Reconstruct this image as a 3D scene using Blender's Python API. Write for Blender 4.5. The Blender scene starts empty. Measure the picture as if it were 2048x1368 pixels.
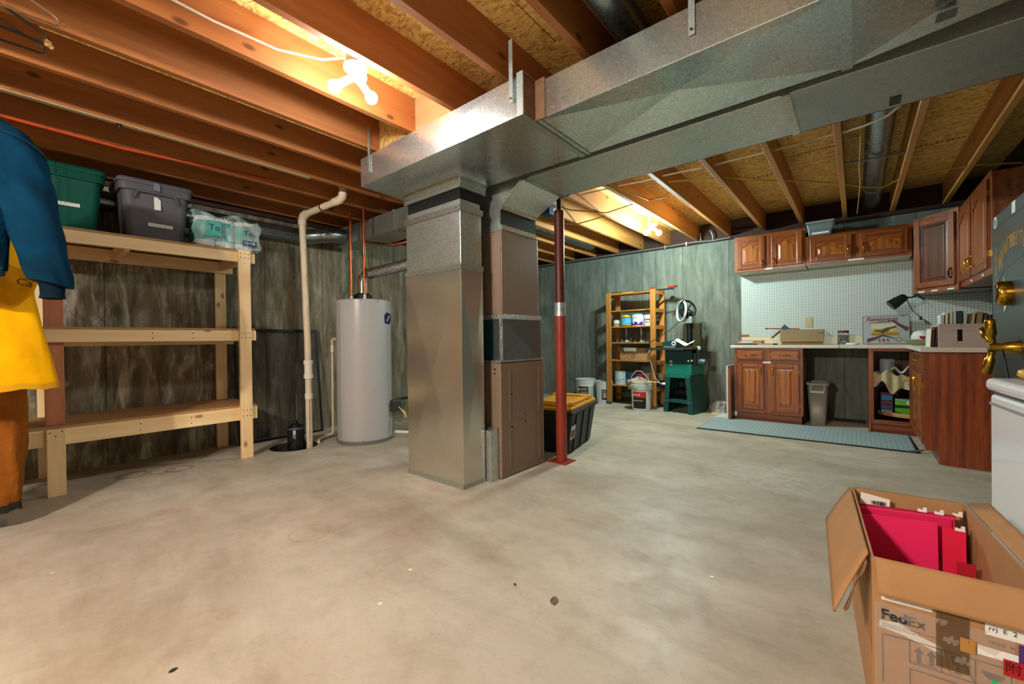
import bpy, math, random
from mathutils import Vector, Matrix
random.seed(11)
sc = bpy.context.scene
COL = sc.collection
PI = math.pi

# ---------------------------------------------------------------- camera, world, exposure
cam = bpy.data.cameras.new('camera'); cam.sensor_width = 36.0; cam.lens = 831.67 / 2048 * 36
cam.clip_start = 0.02
co = bpy.data.objects.new('camera', cam); COL.objects.link(co)
_y, _p, _r = math.radians(-39.568), math.radians(-0.345), math.radians(-0.735)
fw = Vector((math.sin(_y) * math.cos(_p), math.cos(_y) * math.cos(_p), math.sin(_p)))
rt = Vector((math.cos(_y), -math.sin(_y), 0)); up = rt.cross(fw)
r2 = rt * math.cos(_r) + up * math.sin(_r); u2 = -rt * math.sin(_r) + up * math.cos(_r)
m = Matrix.Identity(4)
for i in range(3):
    m[i][0] = r2[i]; m[i][1] = u2[i]; m[i][2] = -fw[i]
m.translation = (0, 0, 1.005)
co.matrix_world = m
sc.camera = co
w = bpy.data.worlds.new('world'); sc.world = w; w.use_nodes = True
w.node_tree.nodes['Background'].inputs[0].default_value = (0.02, 0.02, 0.02, 1)
sc.view_settings.view_transform = 'Standard'; sc.view_settings.look = 'None'
sc.view_settings.gamma = 1.0; sc.view_settings.use_curve_mapping = False
sc.view_settings.exposure = 0.5
# bulbs of the three ceiling lampholders (the fixtures that carry them are built further down)
BULB_NEAR, BULB_FAR, BULB_ENTRY = 210.0, 1500.0, 2700.0
COL_NEAR, COL_FAR, COL_ENTRY = (0.97, 0.98, 1.0), (0.72, 0.98, 0.96), (1.0, 0.93, 0.83)

# ---------------------------------------------------------------- mesh builder
def lin(h):
    h = h.lstrip('#'); out = []
    for i in (0, 2, 4):
        c = int(h[i:i + 2], 16) / 255
        out.append(c / 12.92 if c <= .04045 else ((c + .055) / 1.055) ** 2.4)
    return tuple(out) + (1,)

class B:
    def __init__(s, M=None): s.v = []; s.f = []; s.s = []; s.M = M
    def add(s, vs, fs, sm=False):
        o = len(s.v)
        for v in vs:
            v = Vector(v); s.v.append(s.M @ v if s.M else v)
        for f in fs: s.f.append(tuple(i + o for i in f)); s.s.append(sm)
        return s
    def box(s, a, b):
        x0, x1 = sorted((a[0], b[0])); y0, y1 = sorted((a[1], b[1])); z0, z1 = sorted((a[2], b[2]))
        return s.add([(x0,y0,z0),(x1,y0,z0),(x1,y1,z0),(x0,y1,z0),(x0,y0,z1),(x1,y0,z1),(x1,y1,z1),(x0,y1,z1)],
              [(0,3,2,1),(4,5,6,7),(0,1,5,4),(1,2,6,5),(2,3,7,6),(3,0,4,7)])
    def cbox(s, a, b, d=.006, faces='xXyYzZ'):
        """box whose faces are cross-broken (a shallow pyramid pressed into each)"""
        s0 = B(); s0.box(a, b); c = sum(s0.v, Vector()) / 8
        names = ['z', 'Z', 'y', 'X', 'Y', 'x']
        vs = list(s0.v); fs = []
        for nm, f in zip(names, s0.f):
            if nm in faces:
                m = sum((s0.v[i] for i in f), Vector()) / 4
                n = (s0.v[f[1]] - s0.v[f[0]]).cross(s0.v[f[2]] - s0.v[f[1]]).normalized()
                vs.append(m + n * d); k = len(vs) - 1
                for j in range(4): fs.append((f[j], f[(j + 1) % 4], k))
            else: fs.append(f)
        return s.add(vs, fs)
    def hexa(s, lo, hi):
        """lo, hi: four points each, anticlockwise seen from above"""
        return s.add(list(lo) + list(hi), [(0,3,2,1),(4,5,6,7),(0,1,5,4),(1,2,6,5),(2,3,7,6),(3,0,4,7)])
    def cyl(s, p0, p1, r, r1=None, n=16, caps=True):
        p0, p1 = Vector(p0), Vector(p1); r1 = r if r1 is None else r1
        d = (p1 - p0).normalized(); a = d.orthogonal().normalized(); b = d.cross(a)
        A = [p0 + (a * math.cos(t) + b * math.sin(t)) * r for t in (2*PI*i/n for i in range(n))]
        Bq = [p1 + (a * math.cos(t) + b * math.sin(t)) * r1 for t in (2*PI*i/n for i in range(n))]
        s.add(A + Bq, [(i, (i+1) % n, n + (i+1) % n, n + i) for i in range(n)], True)
        if caps:
            s.add(A, [tuple(range(n))[::-1]]); s.add(Bq, [tuple(range(n))])
        return s
    def tube(s, path, r, n=8, closed=False, rs=None):
        P = [Vector(p) for p in path]; k = len(P); rings = []; prev = None
        for i in range(k):
            if closed: d = (P[(i+1) % k] - P[i-1])
            else: d = P[min(i+1, k-1)] - P[max(i-1, 0)]
            d.normalize()
            if prev is None: a = d.orthogonal().normalized()
            else: a = (prev - d * prev.dot(d)).normalized()
            prev = a; b = d.cross(a); rr = rs[i] if rs else r
            rings.append([P[i] + (a*math.cos(2*PI*j/n) + b*math.sin(2*PI*j/n)) * rr for j in range(n)])
        vs = [v for q in rings for v in q]; fs = []
        for i in range(k if closed else k - 1):
            o, q = i*n, ((i+1) % k)*n
            for j in range(n): fs.append((o+j, o+(j+1) % n, q+(j+1) % n, q+j))
        s.add(vs, fs, True)
        if not closed:
            s.add(rings[0], [tuple(range(n))[::-1]]); s.add(rings[-1], [tuple(range(n))])
        return s
    def lathe(s, prof, c=(0,0,0), n=24, sx=1, sy=1, flat=()):
        cx, cy, cz = c; k = len(prof)
        for i in range(k - 1):
            (ra, za), (rb, zb) = prof[i], prof[i+1]; vs = []
            for r, z in ((ra, za), (rb, zb)):
                vs += [(cx + r*math.cos(2*PI*j/n)*sx, cy + r*math.sin(2*PI*j/n)*sy, cz + z) for j in range(n)]
            if ra == 0: s.add([(cx,cy,cz+za)] + vs[n:], [(0, 1+j, 1+(j+1) % n)[::1] for j in range(n)])
            elif rb == 0: s.add(vs[:n] + [(cx,cy,cz+zb)], [(j, (j+1) % n, n) for j in range(n)])
            else: s.add(vs, [(j, (j+1) % n, n+(j+1) % n, n+j) for j in range(n)], True)
        return s
    def loft(s, rings, sm=True, caps=True):
        n = len(rings[0]); vs = [v for q in rings for v in q]; fs = []
        for i in range(len(rings) - 1):
            for j in range(n): fs.append((i*n+j, i*n+(j+1) % n, (i+1)*n+(j+1) % n, (i+1)*n+j))
        s.add(vs, fs, sm)
        if caps:
            s.add(rings[0], [tuple(range(n))[::-1]]); s.add(rings[-1], [tuple(range(n))])
        return s
    def prism(s, poly, o, u, v, t):
        """polygon (2-D points) in the plane o + a*u + b*v, thickened by t along u x v"""
        o, u, v = Vector(o), Vector(u), Vector(v); nrm = u.cross(v).normalized() * t; n = len(poly)
        A = [o + u*a + v*b for a, b in poly]; Q = [p + nrm for p in A]
        s.add(A + Q, [tuple(range(n))[::-1], tuple(range(n, 2*n))] + [(i, (i+1) % n, n+(i+1) % n, n+i) for i in range(n)])
        return s
    def sheet(s, fn, nu, nv, t=0.0, sm=True):
        vs = [fn(i/nu, j/nv) for j in range(nv+1) for i in range(nu+1)]
        fs = [(j*(nu+1)+i, j*(nu+1)+i+1, (j+1)*(nu+1)+i+1, (j+1)*(nu+1)+i) for j in range(nv) for i in range(nu)]
        return s.add(vs, fs, sm)
    def ball(s, c, r, n=12, m=8, sz=1.0):
        pr = [(r*math.sin(PI*i/m), -r*sz*math.cos(PI*i/m)) for i in range(m+1)]
        pr[0] = (0, -r*sz); pr[-1] = (0, r*sz)
        return s.lathe(pr, c, n)

def RZ(deg, loc=(0,0,0)): return Matrix.Translation(loc) @ Matrix.Rotation(math.radians(deg), 4, 'Z')
def FR(o, u, v):
    u = Vector(u).normalized(); v = Vector(v); v = (v - u*v.dot(u)).normalized(); n = u.cross(v)
    M = Matrix.Identity(4)
    for i in range(3): M[i][0] = u[i]; M[i][1] = v[i]; M[i][2] = n[i]; M[i][3] = o[i]
    return M

def tag(o, label=None, cat=None, group=None, kind=None):
    if label: o['label'] = label
    if cat: o['category'] = cat
    if group: o['group'] = group
    if kind: o['kind'] = kind
    return o
def thing(name, label, cat, loc=(0,0,0), group=None):
    o = bpy.data.objects.new(name, None); COL.objects.link(o); o.empty_display_size = .1
    o.location = loc; o.matrix_world = Matrix.Translation(loc)
    return tag(o, label, cat, group)
def wm(o):
    M = Matrix.Translation(o.location) @ o.rotation_euler.to_matrix().to_4x4()
    return wm(o.parent) @ M if o.parent else M
def mk(name, b, mat, parent=None, bev=0, label=None, cat=None, group=None, kind=None, seg=2, sub=0, solid=0):
    vs = b.v
    lo = Vector([min(v[i] for v in vs) for i in range(3)]); hi = Vector([max(v[i] for v in vs) for i in range(3)])
    c = Vector(((lo.x+hi.x)/2, (lo.y+hi.y)/2, lo.z))
    me = bpy.data.meshes.new(name); me.from_pydata([v - c for v in vs], [], b.f)
    me.polygons.foreach_set('use_smooth', b.s); me.update()
    o = bpy.data.objects.new(name, me); COL.objects.link(o)
    me.materials.append(mat)
    if parent:
        o.parent = parent; o.location = wm(parent).inverted() @ c
    else: o.location = c
    if solid:
        s = o.modifiers.new('solid', 'SOLIDIFY'); s.thickness = solid; s.offset = 0
    if bev:
        k = o.modifiers.new('bevel', 'BEVEL'); k.width = bev; k.segments = seg; k.limit_method = 'ANGLE'
    if sub:
        k = o.modifiers.new('sub', 'SUBSURF'); k.levels = sub; k.render_levels = sub
    return tag(o, label, cat, group, kind)
def copy_tree(o, dloc, label=None, rz=None):
    r = o.copy(); COL.objects.link(r); r.location = Vector(o.location) + Vector(dloc)
    if rz is not None: r.rotation_euler.z = rz
    if label: r['label'] = label
    for ch in list(o.children):
        c = ch.copy(); COL.objects.link(c); c.parent = r
        for g in ch.children:
            d = g.copy(); COL.objects.link(d); d.parent = c
    return r
def text(name, body, size, M, mat, parent=None, ext=.0006, align='CENTER', sx=1.0, shear=0.0, off=0.0):
    if body[0] == '~':      # print too small to read in the photograph: a row of strokes
        b = B(M); rs = random.Random(body); n = int(body[1:]); wd = size*.62; x = 0 if align == 'LEFT' else -n*wd/2
        for i in range(n):
            q = wd*rs.uniform(.45, .8); hh = size*rs.choice((.62, .62, .5))
            b.box((x, -size*.31, 0), (x+q*.4, -size*.31+hh, ext)); b.box((x+q*.4, -size*.31, 0), (x+q, -size*.31+size*.16, ext))
            if rs.random() < .6: b.box((x+q*.4, -size*.31+hh-size*.14, 0), (x+q, -size*.31+hh, ext))
            x += wd
        return mk(name, b, mat, parent)
    cu = bpy.data.curves.new('t', 'FONT'); cu.body = body; cu.size = size; cu.extrude = ext
    cu.align_x = align; cu.align_y = 'CENTER'; cu.shear = shear; cu.offset = off; cu.resolution_u = 3
    t = bpy.data.objects.new('t', cu); COL.objects.link(t)
    dg = bpy.context.evaluated_depsgraph_get(); me = bpy.data.meshes.new_from_object(t.evaluated_get(dg))
    bpy.data.objects.remove(t); b = B(M)
    vs = [(v.co.x*sx, v.co.y, v.co.z) for v in me.vertices]; fs = [tuple(p.vertices) for p in me.polygons]
    bpy.data.meshes.remove(me)
    if not vs: return None
    b.add(vs, fs)
    return mk(name, b, mat, parent)

# ---------------------------------------------------------------- materials
def nodes(name):
    m = bpy.data.materials.new(name); m.use_nodes = True; nt = m.node_tree
    return m, nt, nt.nodes['Principled BSDF']
def N(nt, typ, **kw):
    n = nt.nodes.new(typ)
    for k, v in kw.items():
        if k.startswith('i_'):
            key = k[2:]; key = int(key) if key.isdigit() else key.replace('_', ' ')
            sk = n.inputs[key]
            if hasattr(v, 'is_output'): nt.links.new(v, sk)
            else: sk.default_value = v
        else: setattr(n, k, v)
    return n
def MA(nt, op, a, b=None, c=None):
    n = nt.nodes.new('ShaderNodeMath'); n.operation = op
    for i, v in enumerate((a, b, c)):
        if v is None: continue
        if hasattr(v, 'is_output'): nt.links.new(v, n.inputs[i])
        else: n.inputs[i].default_value = v
    return n.outputs[0]
def MIX(nt, f, a, b, mode='MIX'):
    n = nt.nodes.new('ShaderNodeMix'); n.data_type = 'RGBA'; n.blend_type = mode
    for i, v in ((0, f), (6, a), (7, b)):
        if hasattr(v, 'is_output'): nt.links.new(v, n.inputs[i])
        else: n.inputs[i].default_value = v
    return n.outputs[2]
def RAMP(nt, f, stops):
    n = nt.nodes.new('ShaderNodeValToRGB'); nt.links.new(f, n.inputs[0]); e = n.color_ramp.elements
    while len(e) < len(stops): e.new(.5)
    for q, (p, c) in zip(e, stops): q.position = p; q.color = c
    return n.outputs[0]
def RNG(nt, f, a, b, c=0., d=1.):
    n = N(nt, 'ShaderNodeMapRange', i_0=f, i_1=a, i_2=b, i_3=c, i_4=d); return n.outputs[0]
def BUMP(nt, bs, h, s, d=.01):
    n = N(nt, 'ShaderNodeBump', i_Strength=s, i_Distance=d); nt.links.new(h, n.inputs['Height'])
    nt.links.new(n.outputs[0], bs.inputs['Normal'])
def NOISE(nt, v, scale, det=3., rough=.55, dist=0.):
    n = N(nt, 'ShaderNodeTexNoise', i_Scale=scale, i_Detail=det, i_Roughness=rough, i_Distortion=dist)
    if v is not None: nt.links.new(v, n.inputs['Vector'])
    return n.outputs[0]
def OBJ(nt, rnd=True, scale=(1,1,1)):
    tc = N(nt, 'ShaderNodeTexCoord').outputs['Object']
    if rnd:
        oi = N(nt, 'ShaderNodeObjectInfo').outputs['Random']
        cb = N(nt, 'ShaderNodeCombineXYZ', i_0=MA(nt, 'MULTIPLY', oi, 37.), i_1=MA(nt, 'MULTIPLY', oi, 91.), i_2=MA(nt, 'MULTIPLY', oi, 53.))
        ad = N(nt, 'ShaderNodeVectorMath', operation='ADD'); nt.links.new(tc, ad.inputs[0]); nt.links.new(cb.outputs[0], ad.inputs[1]); tc = ad.outputs[0]
    mp = N(nt, 'ShaderNodeMapping'); nt.links.new(tc, mp.inputs['Vector']); mp.inputs['Scale'].default_value = scale
    return mp.outputs[0]
_mc = {}
def plain(col, rough=.5, metal=0., var=0., bump=0., ns=60., spec=.5, coat=0., alpha=1., trans=0., ior=1.45):
    key = (col, rough, metal, var, bump, ns, spec, coat, alpha, trans)
    if key in _mc: return _mc[key]
    m, nt, bs = nodes('plain_' + col.strip('#'))
    c = lin(col); bs.inputs['Base Color'].default_value = c; bs.inputs['Roughness'].default_value = rough
    bs.inputs['Metallic'].default_value = metal; bs.inputs['Specular IOR Level'].default_value = spec
    bs.inputs['Coat Weight'].default_value = coat; bs.inputs['Alpha'].default_value = alpha
    bs.inputs['Transmission Weight'].default_value = trans; bs.inputs['IOR'].default_value = ior
    if var or bump:
        v = OBJ(nt); n = NOISE(nt, v, ns, 4.)
        if var:
            d = tuple(x*(1-var) for x in c[:3]) + (1,); l = tuple(min(1, x*(1+var)) for x in c[:3]) + (1,)
            nt.links.new(RAMP(nt, n, [(.3, d), (.7, l)]), bs.inputs['Base Color'])
        if bump: BUMP(nt, bs, n, bump)
    _mc[key] = m; return m
def wood(name, c1, c2, ax='Z', knots=.0, rough=.6, fine=1.0, kc='#3a1c0a', coat=0.):
    m, nt, bs = nodes(name); st = {'X': (.07,1,1), 'Y': (1,.07,1), 'Z': (1,1,.07)}[ax]
    v = OBJ(nt, True, tuple(q*fine for q in st))
    n1 = NOISE(nt, v, 9., 3., .6, .6); n2 = NOISE(nt, v, 70., 4., .65, .3)
    c = RAMP(nt, n1, [(.25, lin(c1)), (.72, lin(c2))])
    c = MIX(nt, MA(nt, 'MULTIPLY', RNG(nt, n2, .35, .7), .35), c, lin(c1))
    if knots:
        sx_ = N(nt, 'ShaderNodeSeparateXYZ'); nt.links.new(OBJ(nt, True), sx_.inputs[0]); ia, ib = {'X': (0, 2), 'Y': (1, 2), 'Z': (2, 1)}[ax]
        cv = N(nt, 'ShaderNodeCombineXYZ', i_0=MA(nt, 'MULTIPLY', sx_.outputs[ia], .5), i_1=sx_.outputs[ib])
        vo = N(nt, 'ShaderNodeTexVoronoi', i_Scale=2.6); vo.voronoi_dimensions = '2D'; nt.links.new(cv.outputs[0], vo.inputs['Vector'])
        k = RNG(nt, vo.outputs['Distance'], .022, .048, 1., 0.)
        c = MIX(nt, MA(nt, 'MULTIPLY', k, knots), c, lin(kc))
    nt.links.new(c, bs.inputs['Base Color']); bs.inputs['Roughness'].default_value = rough
    bs.inputs['Coat Weight'].default_value = coat; bs.inputs['Coat Roughness'].default_value = .25
    BUMP(nt, bs, n2, .12, .004)
    return m
def oak(name, c1, c2, ax='Z', rough=.35):
    m, nt, bs = nodes(name); st = {'X': (.06,1,1), 'Z': (1,1,.06), 'Y': (1,.06,1)}[ax]
    v = OBJ(nt, True, st); n1 = NOISE(nt, v, 26., 5., .7, 1.4)
    wv = N(nt, 'ShaderNodeTexWave', i_Scale=5., i_Distortion=9., i_Detail=4.); wv.bands_direction = 'X' if ax != 'X' else 'Z'
    nt.links.new(v, wv.inputs['Vector'])
    f = MA(nt, 'ADD', MA(nt, 'MULTIPLY', n1, .85), MA(nt, 'MULTIPLY', wv.outputs['Fac'], .15))
    nt.links.new(RAMP(nt, f, [(.3, lin(c1)), (.68, lin(c2))]), bs.inputs['Base Color'])
    bs.inputs['Roughness'].default_value = rough; bs.inputs['Coat Weight'].default_value = .35; bs.inputs['Coat Roughness'].default_value = .2
    BUMP(nt, bs, f, .08, .003); return m
def galv(name, base='#9aa5a6', rough=.36, spang=.5, grime=.3, metal=.92, sc_=230., bmp=.025):
    m, nt, bs = nodes(name); v = OBJ(nt, True)
    vo = N(nt, 'ShaderNodeTexVoronoi', i_Scale=sc_); nt.links.new(v, vo.inputs['Vector'])
    g = N(nt, 'ShaderNodeRGBToBW'); nt.links.new(vo.outputs['Color'], g.inputs[0])
    n = NOISE(nt, v, 4., 5., .65, .5); c = lin(base)
    dk = tuple(x*(1-spang*.75) for x in c[:3]) + (1,); lt = tuple(min(1, x*(1+spang*.8)) for x in c[:3]) + (1,)
    cc = RAMP(nt, g.outputs[0], [(.15, dk), (.85, lt)])
    cc = MIX(nt, MA(nt, 'MULTIPLY', RNG(nt, n, .5, .75), grime), cc, lin('#4c4a42'))
    nt.links.new(cc, bs.inputs['Base Color']); bs.inputs['Metallic'].default_value = metal
    nt.links.new(RNG(nt, MA(nt, 'ADD', g.outputs[0], MA(nt, 'MULTIPLY', n, .8)), .3, 1.4, rough-.02-.08*spang, rough+.02+.12*spang), bs.inputs['Roughness'])
    BUMP(nt, bs, n, bmp, .01) if bmp else None; return m
def POS(nt): return N(nt, 'ShaderNodeNewGeometry').outputs['Position']
def floor_mat():
    m, nt, bs = nodes('concrete_slab'); p = POS(nt)
    mpf = N(nt, 'ShaderNodeMapping'); nt.links.new(p, mpf.inputs['Vector']); mpf.inputs['Rotation'].default_value = (0, 0, .75); mpf.inputs['Scale'].default_value = (.45, 1.3, 1); n1 = NOISE(nt, mpf.outputs[0], 1.4, 6., .68, .5); n2 = NOISE(nt, p, 4., 7., .7, .15); n3 = NOISE(nt, p, 60., 4., .6)
    c = RAMP(nt, n1, [(.3, lin('#9f9888')), (.7, lin('#cbc5b7'))])
    c = MIX(nt, MA(nt, 'MULTIPLY', RNG(nt, n2, .48, .75), .55), c, lin('#8d8371'))
    c = MIX(nt, MA(nt, 'MULTIPLY', RNG(nt, n2, .28, .45, 1., 0.), .4), c, lin('#cdc6b8'))
    c = MIX(nt, MA(nt, 'MULTIPLY', RNG(nt, n3, .58, .75), .3), c, lin('#6b6254'))
    n4 = NOISE(nt, p, 1.3, 5., .62, .3)
    c = MIX(nt, MA(nt, 'MULTIPLY', RNG(nt, n4, .5, .75), .45), c, lin('#93785a'))
    sp = N(nt, 'ShaderNodeSeparateXYZ'); nt.links.new(p, sp.inputs[0])
    def dist(x, y):
        return MA(nt, 'SQRT', MA(nt, 'ADD', MA(nt, 'POWER', MA(nt, 'SUBTRACT', sp.outputs[0], x), 2.), MA(nt, 'POWER', MA(nt, 'SUBTRACT', sp.outputs[1], y), 2.)))
    nn = MA(nt, 'MULTIPLY', MA(nt, 'SUBTRACT', n2, .5), .12)
    for x, y, r, wd, cl, am in ((-4.295,.594,.085,.022,'#8a4a22',.8), (-4.23,.76,.075,.018,'#8a4a22',.6), (-4.2,.86,.085,.02,'#8a4a22',.75), (-2.22,1.0,.1,.012,'#a87a3c',.3), (-2.25,1.13,.1,.012,'#a87a3c',.2)):
        d = MA(nt, 'ABSOLUTE', MA(nt, 'SUBTRACT', MA(nt, 'ADD', dist(x, y), MA(nt, 'MULTIPLY', nn, .3)), r))
        f = RNG(nt, d, wd*.3, wd, 1., 0.)
        c = MIX(nt, MA(nt, 'MULTIPLY', MA(nt, 'MULTIPLY', f, RNG(nt, n2, .3, .55)), am), c, lin(cl))
    f = MA(nt, 'MULTIPLY', RNG(nt, dist(-.45, 3.42), .08, .48, 1., 0.), RNG(nt, NOISE(nt, p, 9., 6., .7, 2.), .4, .6))
    c = MIX(nt, MA(nt, 'MULTIPLY', f, .8), c, lin('#cfd0c8'))
    vo = N(nt, 'ShaderNodeTexVoronoi', i_Scale=2.2); nt.links.new(p, vo.inputs['Vector'])
    c = MIX(nt, RNG(nt, vo.outputs['Distance'], .012, .02, .8, 0.), c, lin('#e8e6e0'))
    nt.links.new(c, bs.inputs['Base Color']); bs.inputs['Specular IOR Level'].default_value = .4
    nt.links.new(RNG(nt, n2, .3, .7, .38, .62), bs.inputs['Roughness'])
    BUMP(nt, bs, MA(nt, 'ADD', n2, MA(nt, 'MULTIPLY', n3, .3)), .1, .01); return m
def wall_mat(name, dark, mid, light, ux, efflor):
    """board-formed concrete: form panels, vertical streaks, pale bloom"""
    m, nt, bs = nodes(name); p = POS(nt); sp = N(nt, 'ShaderNodeSeparateXYZ'); nt.links.new(p, sp.inputs[0])
    u = sp.outputs[ux]; z = sp.outputs[2]
    cb = N(nt, 'ShaderNodeCombineXYZ', i_0=MA(nt, 'MULTIPLY', u, 1.), i_2=MA(nt, 'MULTIPLY', z, .14)); v = cb.outputs[0]
    cb2 = N(nt, 'ShaderNodeCombineXYZ', i_0=u, i_2=MA(nt, 'MULTIPLY', z, .5)); cb4 = N(nt, 'ShaderNodeCombineXYZ', i_0=u, i_2=MA(nt, 'MULTIPLY', z, .28))
    n1 = NOISE(nt, v, 11., 6., .7, .6); n2 = NOISE(nt, cb2.outputs[0], 3.2, 6., .7, .8); n3 = NOISE(nt, v, 55., 4., .7)
    c = RAMP(nt, n1, [(.28, lin(dark)), (.52, lin(mid)), (.8, lin(light))])
    c = MIX(nt, MA(nt, 'MULTIPLY', RNG(nt, n2, .48, .72), .7), c, lin(dark))
    c = MIX(nt, MA(nt, 'MULTIPLY', RNG(nt, n3, .55, .75), .4), c, lin(dark))
    e = MA(nt, 'MULTIPLY', RNG(nt, NOISE(nt, cb4.outputs[0], 7.5, 8., .72, .5), .50, .62), RNG(nt, n1, .38, .55))
    e = MA(nt, 'MULTIPLY', e, RNG(nt, u, 1.0, 1.9, 1., .3)) if ux == 1 else e; c = MIX(nt, MA(nt, 'MULTIPLY', e, efflor), c, lin('#c9c4b4'))
    br = N(nt, 'ShaderNodeTexBrick', i_Color1=(.8,.8,.8,1), i_Color2=(1.08,1.08,1.08,1), i_Mortar=(.42,.42,.42,1), i_Scale=1.)
    br.offset = 0.; br.inputs['Brick Width'].default_value = .61; br.inputs['Row Height'].default_value = 6.; br.inputs['Mortar Size'].default_value = .005
    cb3 = N(nt, 'ShaderNodeCombineXYZ', i_0=MA(nt, 'ADD', u, 12.3), i_1=MA(nt, 'ADD', z, 1.)); nt.links.new(cb3.outputs[0], br.inputs['Vector'])
    c = MIX(nt, 1., c, br.outputs['Color'], 'MULTIPLY')
    nt.links.new(c, bs.inputs['Base Color']); bs.inputs['Roughness'].default_value = .85
    BUMP(nt, bs, MA(nt, 'ADD', n1, MA(nt, 'MULTIPLY', n3, .4)), .35, .01); return m
def osb_mat(c1, c2, c3):
    m, nt, bs = nodes('strand_board'); p = POS(nt)
    w_ = N(nt, 'ShaderNodeTexNoise', i_Scale=6., i_Detail=2.); nt.links.new(p, w_.inputs['Vector'])
    ad = N(nt, 'ShaderNodeMix'); ad.data_type = 'VECTOR'; ad.inputs[0].default_value = .12; nt.links.new(p, ad.inputs[4]); nt.links.new(w_.outputs['Color'], ad.inputs[5])
    mp = N(nt, 'ShaderNodeMapping'); nt.links.new(ad.outputs[1], mp.inputs['Vector']); mp.inputs['Scale'].default_value = (.45, 1, 1); mp.inputs['Rotation'].default_value = (0, 0, .5)
    vo = N(nt, 'ShaderNodeTexVoronoi', i_Scale=95.); nt.links.new(mp.outputs[0], vo.inputs['Vector'])
    g = N(nt, 'ShaderNodeRGBToBW'); nt.links.new(vo.outputs['Color'], g.inputs[0])
    n = NOISE(nt, mp.outputs[0], 26., 4., .7)
    c = RAMP(nt, MA(nt, 'ADD', MA(nt, 'MULTIPLY', g.outputs[0], .6), MA(nt, 'MULTIPLY', n, .4)), [(.2, lin(c1)), (.5, lin(c2)), (.8, lin(c3))])
    nt.links.new(c, bs.inputs['Base Color']); bs.inputs['Roughness'].default_value = .8
    BUMP(nt, bs, g.outputs[0], .3, .004); return m
def cloth(col, var=.35, rough=.9, ns=5., bump=.5):
    m, nt, bs = nodes('cloth_' + col.strip('#')); v = OBJ(nt, True); n = NOISE(nt, v, ns, 4., .6, .6); f = NOISE(nt, v, 240., 2.)
    c = lin(col); d = tuple(x*(1-var) for x in c[:3]) + (1,); l = tuple(min(1, x*(1+var)) for x in c[:3]) + (1,)
    nt.links.new(RAMP(nt, n, [(.3, d), (.7, l)]), bs.inputs['Base Color']); bs.inputs['Roughness'].default_value = rough
    bs.inputs['Specular IOR Level'].default_value = .12
    BUMP(nt, bs, MA(nt, 'ADD', n, MA(nt, 'MULTIPLY', f, .04)), bump, .02); return m
def pegboard_mat():
    m, nt, bs = nodes('pegboard'); p = POS(nt); sp = N(nt, 'ShaderNodeSeparateXYZ'); nt.links.new(p, sp.inputs[0])
    def fr(s): return MA(nt, 'SUBTRACT', MA(nt, 'FRACT', MA(nt, 'DIVIDE', MA(nt, 'ADD', s, 5.), .0254)), .5)
    d = MA(nt, 'SQRT', MA(nt, 'ADD', MA(nt, 'POWER', fr(sp.outputs[0]), 2.), MA(nt, 'POWER', fr(sp.outputs[2]), 2.)))
    c = MIX(nt, RNG(nt, d, .14, .19, 1., 0.), lin('#bfcbc7'), lin('#15181a'))
    nt.links.new(c, bs.inputs['Base Color']); bs.inputs['Roughness'].default_value = .5; return m
def tile_mat(name, c1, c2, size, gap, rough=.6):
    m, nt, bs = nodes(name)
    br = N(nt, 'ShaderNodeTexBrick', i_Color1=lin(c1), i_Color2=lin(c1), i_Mortar=lin(c2), i_Scale=1.)
    br.offset = 0.; br.inputs['Brick Width'].default_value = size; br.inputs['Row Height'].default_value = size; br.inputs['Mortar Size'].default_value = gap
    nt.links.new(POS(nt), br.inputs['Vector']); nt.links.new(br.outputs['Color'], bs.inputs['Base Color'])
    bs.inputs['Roughness'].default_value = rough; BUMP(nt, bs, br.outputs['Fac'], -.4, .004); return m
def emit(name, col, s):
    m, nt, bs = nodes(name); bs.inputs['Base Color'].default_value = (1,1,1,1)
    bs.inputs['Emission Color'].default_value = (*col, 1); bs.inputs['Emission Strength'].default_value = s; return m
def mesh_screen():
    m, nt, bs = nodes('screen_mesh'); bs.inputs['Base Color'].default_value = lin('#16181a'); bs.inputs['Roughness'].default_value = .7
    bs.inputs['Alpha'].default_value = .36; return m

M_floor = floor_mat()
M_wl = wall_mat('concrete_left', '#4a4131', '#857a64', '#b3a88f', 1, 1.)
M_wb = wall_mat('concrete_back', '#555b52', '#757c72', '#8e948a', 0, .08)
M_osb = osb_mat('#a07030', '#e0b05a', '#f2d286')
M_joist = wood('joist_fir', '#8c4f22', '#b57238', 'Y', .8, .62, 1.0)
M_joistR = wood('joist_fir_lit', '#a2682c', '#cf924a', 'Y', .8, .62, 1.0)  # right-hand joists: same fir, with light and its yellow cast put into the colour
M_trunk = galv('galvanised_trunk', '#ccd4d0', .27, .05, .15, bmp=0)
M_joistX = wood('joist_fir_cross', '#8f4a1c', '#b5682c', 'X', .5, .62, 1.0)
M_pineY = wood('pine_lengthwise', '#e2bb82', '#f8deb0', 'Y', .7, .6, kc='#6b3a18')
M_pineZ = wood('pine_upright', '#e2bb82', '#f8deb0', 'Z', .7, .6, kc='#6b3a18')
M_pineX = wood('pine_cross', '#e2bb82', '#f8deb0', 'X', .5, .6, kc='#6b3a18')
M_redZ = wood('red_fir_upright', '#a75f3c', '#c98258', 'Z', .5, .6)
M_mdf = plain('#a97f4f', .7, var=.1, ns=14.)
M_galv = galv('galvanised', '#d2d8d4', .28, .15, .10)
M_galv2 = galv('galvanised_spangled', '#ccd4d0', .37, .34, .12)
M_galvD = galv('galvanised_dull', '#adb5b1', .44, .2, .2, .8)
M_sheet = galv('galvanised_bright', '#d6d3c8', .25, .03, .10, bmp=0)
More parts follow.
